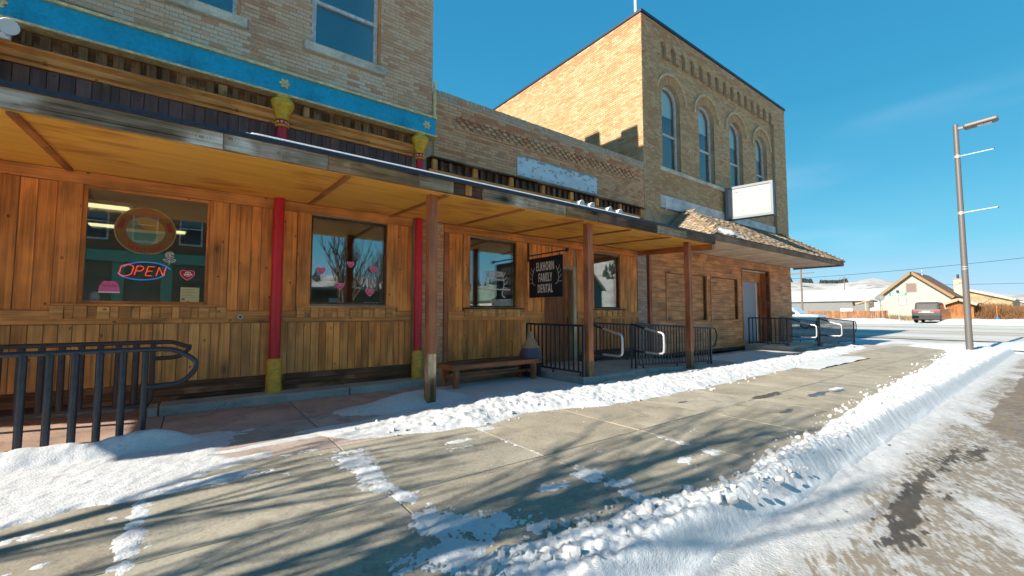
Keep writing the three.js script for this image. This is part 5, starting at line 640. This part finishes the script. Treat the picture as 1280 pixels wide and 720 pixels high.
  const ds = thing('satellite_dish', 'grey satellite dish on a post before the cream house', 'satellite dish', [58.5, rise(58.5), gz(1100.5, 58.5)]); part('post', cyl(.035, .035, 2.35, 0, 0, 0, 8), M.steel, ds); const dg = new THREE.SphereGeometry(.75, 20, 8, 0, Math.PI * 2, 0, .52); dg.rotateZ(1.2); dg.translate(.68, 2.35, 0); part('dish', dg, mat(.14, .15, .16, .6, { side: THREE.DoubleSide }), ds); part('arm', bar([0, 2.3, 0], [-.45, 2.5, 0], .02), M.steel, ds);
}
{ // street name post
  const s = thing('street_sign', 'green street name blades and small square sign on a thin post', 'sign', [52.5, rise(52.5), gz(1123, 52.5)]); part('post', cyl(.03, .03, 3.15, 0, 0, 0, 8), M.galv, s); const t = canvasTex(256, 56, (x, w, h) => { x.fillStyle = '#158a63'; x.fillRect(0, 0, w, h); x.fillStyle = '#fff'; narrowText(x, 'PHILLIPS', w / 2, h / 2, 200, 34); });
  const b = part('name_blade', bx(-.015, .015, 2.6, 2.85, -.62, .62), mat(.01, .25, .13, .5), s); const fp = part('lettering', new THREE.PlaneGeometry(1.22, .235), mat(1, 1, 1, .5, { map: t }), b); fp.position.set(-.018, 2.725, 0); fp.rotation.y = -Math.PI / 2; part('name_blade', bx(-.5, .5, 2.87, 3.1, -.01, .01), mat(.04, .03, .1, .5), s); part('square_sign', bx(-.012, .0, 1.7, 2.3, .05, .6), mat(.45, .05, .05, .5), s); part('square_face', bx(-.02, -.0125, 1.75, 2.25, .1, .55), M.white, s);
  const h = thing('hydrant_marker', 'blue hydrant with white base and thin orange marker rod', 'hydrant', [57, rise(57), gz(1245.5, 57)]); part('base', cyl(.22, .2, .25, 0, 0, 0, 12), M.white, h); part('barrel', cyl(.15, .13, .35, 0, .25, 0, 12), mat(.03, .13, .3, .5), h); part('rod', cyl(.02, .015, 1.1, 0, .6, 0, 6), mat(.7, .25, .03, .6), h);
}
for (const [u, w, top, arms, l] of [[1003.5, 62, 7.2, 1, 'wooden utility pole behind the pickup truck'], [1057.5, 150, 13.4, 1, 'far wooden utility pole with crossarm above the snow covered shed roof']]) { const p = pix(u, 392, w), t = thing('utility_pole', l, 'utility pole', [p.x, rise(p.x), p.z]); part('pole', cyl(.14, .1, top, 0, 0, 0, 8), mat(.16, .12, .09, .9), t); if (arms) part('crossarm', bx(-.06, .06, top - .8, top - .65, -1.6, 1.6), mat(.18, .13, .1, .9), t); }
{ const sag = (a, b, s) => { const l = []; for (let k = 0; k <= 12; k++) { const t = k / 12; l.push([mix(a.x, b.x, t), mix(a.y, b.y, t) - s * 4 * t * (1 - t), mix(a.z, b.z, t)]); } return tube(l, .028, 5, false, .5, 36); };
  [[pix(930, 352, 58), pix(1360, 313, 44), .35, 'dark power line sagging across above the cream house'], [pix(1170, 356, 62), pix(1400, 350, 62), .1, 'lower power line beside the cream chimney']].forEach(([a, b, s, l]) => { const m = shadow(new THREE.Mesh(sag(a, b, s), mat(.05, .06, .07, .7))); m.name = numbered('power_line'); m.userData = { label: l, category: 'power line' }; scene.add(m); }); }
{ // ploughed bank along the far kerb of the cross street, and the thicket behind it
  const g = quadGrid(30, 220, (i, j) => { const z = -60 + 75 * j, t = i, x = 51.5 + 3.6 * t; const h = Math.sin(t * Math.PI) * (.42 + .5 * (fbm(z * .6, 2, 4) - .5)) + .12 * (fbm(x * 2, z * 2, 4) - .5) * Math.sin(t * Math.PI); const gap = sm(1.6, .8, Math.abs(z + 8.4)); return [x, rise(x) - .02 + h * (1 - .8 * gap), z, x, z]; });
  struct('snow', g, M.snow, 'long ploughed snow bank beyond the cross street', 'snow', 'stuff');
  const bg = quadGrid(40, 30, (i, j) => { const x = 24.2 + 5.5 * i, z = -2.9 + 8 * j; return [x, -.03 + (.3 * Math.sin(i * Math.PI) * Math.sin(Math.min(1, j * 1.2) * Math.PI) * (.4 + fbm(x, z, 4)) + .03 * (fbm(x * 6, z * 6, 3) - .5)) , z, x, z]; }); struct('snow', bg, M.snow, 'low mound of snow at the corner behind the street lamp', 'snow', 'stuff');
  const tw = (n, x0, x1, z0, z1, h0, h1, m, nm, l) => { const geo = new THREE.CylinderGeometry(.006, .02, 1, 3, 1); geo.translate(0, .5, 0); const im = shadow(new THREE.InstancedMesh(geo, m, n)), q = new THREE.Quaternion(), mm = new THREE.Matrix4(); for (let i = 0; i < n; i++) { const x = rr(x0, x1), z = rr(z0, z1), h = rr(h0, h1) * (.6 + .8 * fbm(z * .8, x * .3, 3)); q.setFromEuler(new THREE.Euler(rr(-.6, .6), rr(0, 6), rr(-.6, .6))); mm.compose(new THREE.Vector3(x, rise(x) - .05, z), q, new THREE.Vector3(1.5, h, 1.5)); im.setMatrixAt(i, mm); } im.name = numbered(nm); im.userData = { kind: 'stuff', label: l, category: 'thicket' }; scene.add(im); };
  tw(9000, 64, 74, gz(1209, 68), gz(1300, 68), .9, 1.7, mat(.24, .12, .05, .9), 'thicket', 'bare brown thicket beside the orange shed'); tw(1600, 63.8, 65.5, gz(1100, 64), gz(1160, 64), .3, .7, mat(.36, .26, .15, .9), 'dry_weeds', 'dry weeds along the foot of the cream house');
}
// ---------------------------------------------------------------- hills and far woods
{
  const E = [[-180, .05], [-120, .05], [-60, .07], [-30, .05], [-22, .066], [-17.5, .062], [-15.5, .058], [-12.6, .062], [-10, .046], [-7, .034], [-2, .03], [10, .05], [25, .10], [36, .15], [44, .135], [52, .075], [62, .065], [75, .085], [90, .075], [110, .06], [180, .05]];
  const el = a => lerpTab(E, a) + .006 * (fbm(a * .35, 4, 4) - .5);
  const N = 720, K = 26, tx = tex(1024, 512, (u, v) => { const n = fbm(u * 260, v * 26, 5), s = sm(.52, .62, fbm(u * 90 + 7, v * 10, 5)), t = sm(.6, .66, n) * s, sage = sm(.45, .65, fbm(u * 500, v * 60, 3)); const m = .47; return [mix(mix(m, .32, sage * .7), .03, t), mix(mix(m * .97, .27, sage * .7), .045, t), mix(mix(m * .96, .22, sage * .7), .045, t)]; });
  tx.repeat.set(1, 1);
  const g = quadGrid(N, K, (i, j) => { const a = (i * 360 - 180) * Math.PI / 180, r = 230 + 620 * j, e = el(i * 360 - 180), ridge = 430, t = j * 620 / (ridge - 0 - 0), up = sm(0, .52, j), y = -1 + (e * (230 + .52 * 620) + 1) * up * (1 - .25 * sm(.55, 1, j)) + (fbm(Math.cos(a) * r * .02, Math.sin(a) * r * .02, 4) - .5) * 9 * up; return [Math.cos(a) * r, y, Math.sin(a) * r, i, j]; });
  g.setIndex([...g.index.array].reverse()); g.computeVertexNormals();
  struct('hills', g, mat(1, 1, 1, .9, { map: tx }), 'snow covered hills ringing the town', 'hills');
  const cone = new THREE.ConeGeometry(1, 1, 5); cone.translate(0, .5, 0); const n = 3600, im = shadow(new THREE.InstancedMesh(cone, mat(.025, .04, .035, .95), n)), q = new THREE.Quaternion(), mm = new THREE.Matrix4(); let c = 0;
  const yAt = (a, r) => { const j = (r - 230) / 620, up = sm(0, .52, j), d = a * Math.PI / 180; return -1 + (el(a) * (230 + .52 * 620) + 1) * up * (1 - .25 * sm(.55, 1, j)) + (fbm(Math.cos(d) * r * .02, Math.sin(d) * r * .02, 4) - .5) * 9 * up; };
  for (let k = 0; c < n && k < 60000; k++) { const a = rnd() < .3 ? rr(-20.5, -14.6) : rr(-60, 120), near = a < -14.6 && a > -20.5, r = near ? rr(500, 545) : rr(330, 560); if (!near && a > -24 && a < 2) continue; if (near ? fbm(a * 1.1, 6, 3) < .4 : fbm(a * .5, r * .02, 4) < .57) continue; const d = a * Math.PI / 180, h = rr(4, 9) * (near ? .62 : 1); mm.compose(new THREE.Vector3(Math.cos(d) * r, yAt(a, r) - 1, Math.sin(d) * r), q, new THREE.Vector3(h * .3, h, h * .3)); im.setMatrixAt(c++, mm); }
  im.count = c; im.name = numbered('far_wood'); im.userData = { kind: 'stuff', label: 'dark pines dotted along the far snowy ridge', category: 'wood' }; scene.add(im);
  // far settlement on the right
  const rs = [[1222, 150, 6, 3.5], [1247, 160, 8, 4], [1262, 140, 7, 3], [1276, 120, 8, 3.4], [1290, 150, 9, 4]]; const lb = ['far grey roofed house beyond the tan barn', 'far pale house among bare trees', 'far low house with snowy roof past the thicket', 'far dark house at the end of the street', 'far tan house outlying the town']; rs.forEach(([u, w, l, h], k) => { const p = pix(u, 385, w); gableHouse({ name: 'far_house', w: l, l: 8, eave: h * .6, apex: h, wall: mat(...[[.4, .38, .36], [.62, .55, .45], [.5, .42, .34], [.2, .16, .14], [.55, .42, .28]][k], .9), roof: k % 2 ? mat(.75, .76, .78, .8) : mat(.25, .2, .18, .9), trim: mat(.5, .45, .4, .8) }, lb[k], [p.x, rise(p.x), p.z]); });
}
// ---------------------------------------------------------------- bare trees: one by the kerb throws the branch shadows, others stand across the street
function bareTree(label, pos, H, s0, group) {
  seed = s0; const t = thing('bare_tree', label, 'tree', pos, 0, group), lim = [], tw = [], tr = []; const bark = mat(.15, .115, .09, .95, { map: speck });
  const grow = (p, d, L, r, lv) => { const n = 3, pts = [p.clone()]; let q = p.clone(), dir = d.clone(); for (let k = 0; k < n; k++) { dir.add(new THREE.Vector3(rr(-.17, .17), rr(-.05, .13), rr(-.17, .17))).normalize(); q = q.clone().addScaledVector(dir, L / n); pts.push(q); }
    for (let k = 0; k < n; k++) { const a = pts[k], b = pts[k + 1], len = a.distanceTo(b), r0 = r * (1 - .3 * k / n), r1 = r * (1 - .3 * (k + 1) / n), g = new THREE.CylinderGeometry(r1, r0, len, lv < 2 ? 9 : lv < 4 ? 5 : 3, 1, true); g.translate(0, len / 2, 0); g.applyQuaternion(new THREE.Quaternion().setFromUnitVectors(new THREE.Vector3(0, 1, 0), b.clone().sub(a).normalize())); g.translate(a.x, a.y, a.z); (lv === 0 ? tr : lv < 4 ? lim : tw).push(g); }
    if (lv >= 6 || r < .004) return; const c = lv === 0 ? 4 : lv < 3 ? 3 : rnd() < .35 ? 3 : 2; for (let k = 0; k < c; k++) { const at = k === 0 ? pts[n] : pts[1 + Math.floor(rnd() * n)], side = new THREE.Vector3(rr(-1, 1), rr(-.1, .5), rr(-1, 1)).normalize(), nd = dir.clone().multiplyScalar(k === 0 ? 1.1 : .85).addScaledVector(side, k === 0 ? .22 : .52).add(new THREE.Vector3(0, .2, 0)).normalize(); grow(at, nd, L * rr(.7, .9), r * (k === 0 ? .72 : rr(.5, .66)), lv + 1); } };
  grow(new THREE.Vector3(0, -.1, 0), new THREE.Vector3(0, 1, 0), H * .22, H * .019, 0); part('trunk', merge(tr), bark, t); part('limbs', merge(lim), bark, t); part('crown', merge(tw), bark, t); return t;
}
bareTree('bare street tree in the kerb strip near the looped pipe rails', [-5.2, -.05, -2.95], 8.2, 4242);
bareTree('bare tree across the street beside the teal shop front', [8.6, -.05, 16], 9, 77, 'trees across the street'); bareTree('slender bare tree across the street in the vacant lot', [12.5, -.05, 19], 8, 991, 'trees across the street');
// ---------------------------------------------------------------- across the street, seen in the window panes
{
  const b = thing('brick_shop', 'two storey red brick shop with teal front across the street', 'building', [-6, 0, 17.5]); const rb = mat(.30, .14, .085, .9, { map: speck }), teal = mat(.03, .22, .19, .5);
  part('wall', bx(-9, 8.5, -.2, 8.6, .02, 10), rb, b); part('cornice', bx(-9.1, 8.6, 8.6, 9.0, -.3, 10.1), teal, b); part('shop_cornice', bx(-9, 8.5, 4.3, 4.9, -.35, .018), teal, b); part('shop_base', bx(-9, 8.5, -.1, .7, -.12, .018), teal, b);
  for (let k = 0; k < 8; k++) { const x = -8.2 + 2.15 * k; part('pilaster', bx(x - .25, x + .25, .7, 4.3, -.15, .018), teal, b); const w = part('window', bx(x + .5, x + 1.65, 5.5, 7.6, -.06, .015), M.whitePaint, b); part('pane', bx(x + .58, x + 1.57, 5.6, 6.5, -.075, -.062), glassFar, w); part('pane', bx(x + .58, x + 1.57, 6.58, 7.5, -.075, -.062), glassFar, w); if (k < 7) { const s = part('shop_window', bx(x + .25, x + 1.9, .7, 4.25, -.05, .014), M.dark, b); part('pane', bx(x + .3, x + 1.85, .8, 3.3, -.065, -.052), glassFar, s); } }
  gableHouse({ name: 'gable_house', w: 9, l: 10, eave: 4.2, apex: 8.2, turn: Math.PI * .5, wall: mat(.03, .14, .16, .8, { map: sidingTex }), roof: mat(.2, .15, .12, .9), trim: mat(.35, .25, .15, .7), win: [[1.2, 2.2, 1.0, 1.6], [-2, 2.2, 1, 1.6]], wtrim: M.white, pane: mat(.5, .55, .55, .4) }, 'dark teal gabled house across the street', [35, .1, 19]).rotation.y = -Math.PI / 2;
  { const w = thing('warehouse', 'long low brown warehouse at the back of the vacant lot across the street', 'building', [10, 0, 24]); part('wall', bx(-7.5, 9, -.2, 3.4, 0, 9), mat(.20, .13, .085, .9, { map: woodTex }), w); part('roof', bx(-7.8, 9.3, 3.4, 3.6, -.4, 9.3), mat(.3, .27, .24, .9), w); for (let k = 0; k < 5; k++) { const f = part('window', bx(-6.4 + 3 * k, -5 + 3 * k, 1.2, 2.4, -.04, .0), M.whitePaint, w); part('pane', bx(-6.3 + 3 * k, -5.1 + 3 * k, 1.3, 2.3, -.055, -.042), glassFar, f); } }
  gableHouse({ name: 'garage', cat: 'garage', w: 6, l: 6, eave: 2.6, apex: 4.1, turn: -Math.PI / 2, wall: mat(.5, .45, .4, .8), roof: mat(.20, .27, .22, .9), trim: mat(.4, .35, .3, .7) }, 'low green roofed garage across the street', [24, 0, 15.5]);
}
renderer.setSize(1280, 720);
renderer.render(scene, camera);
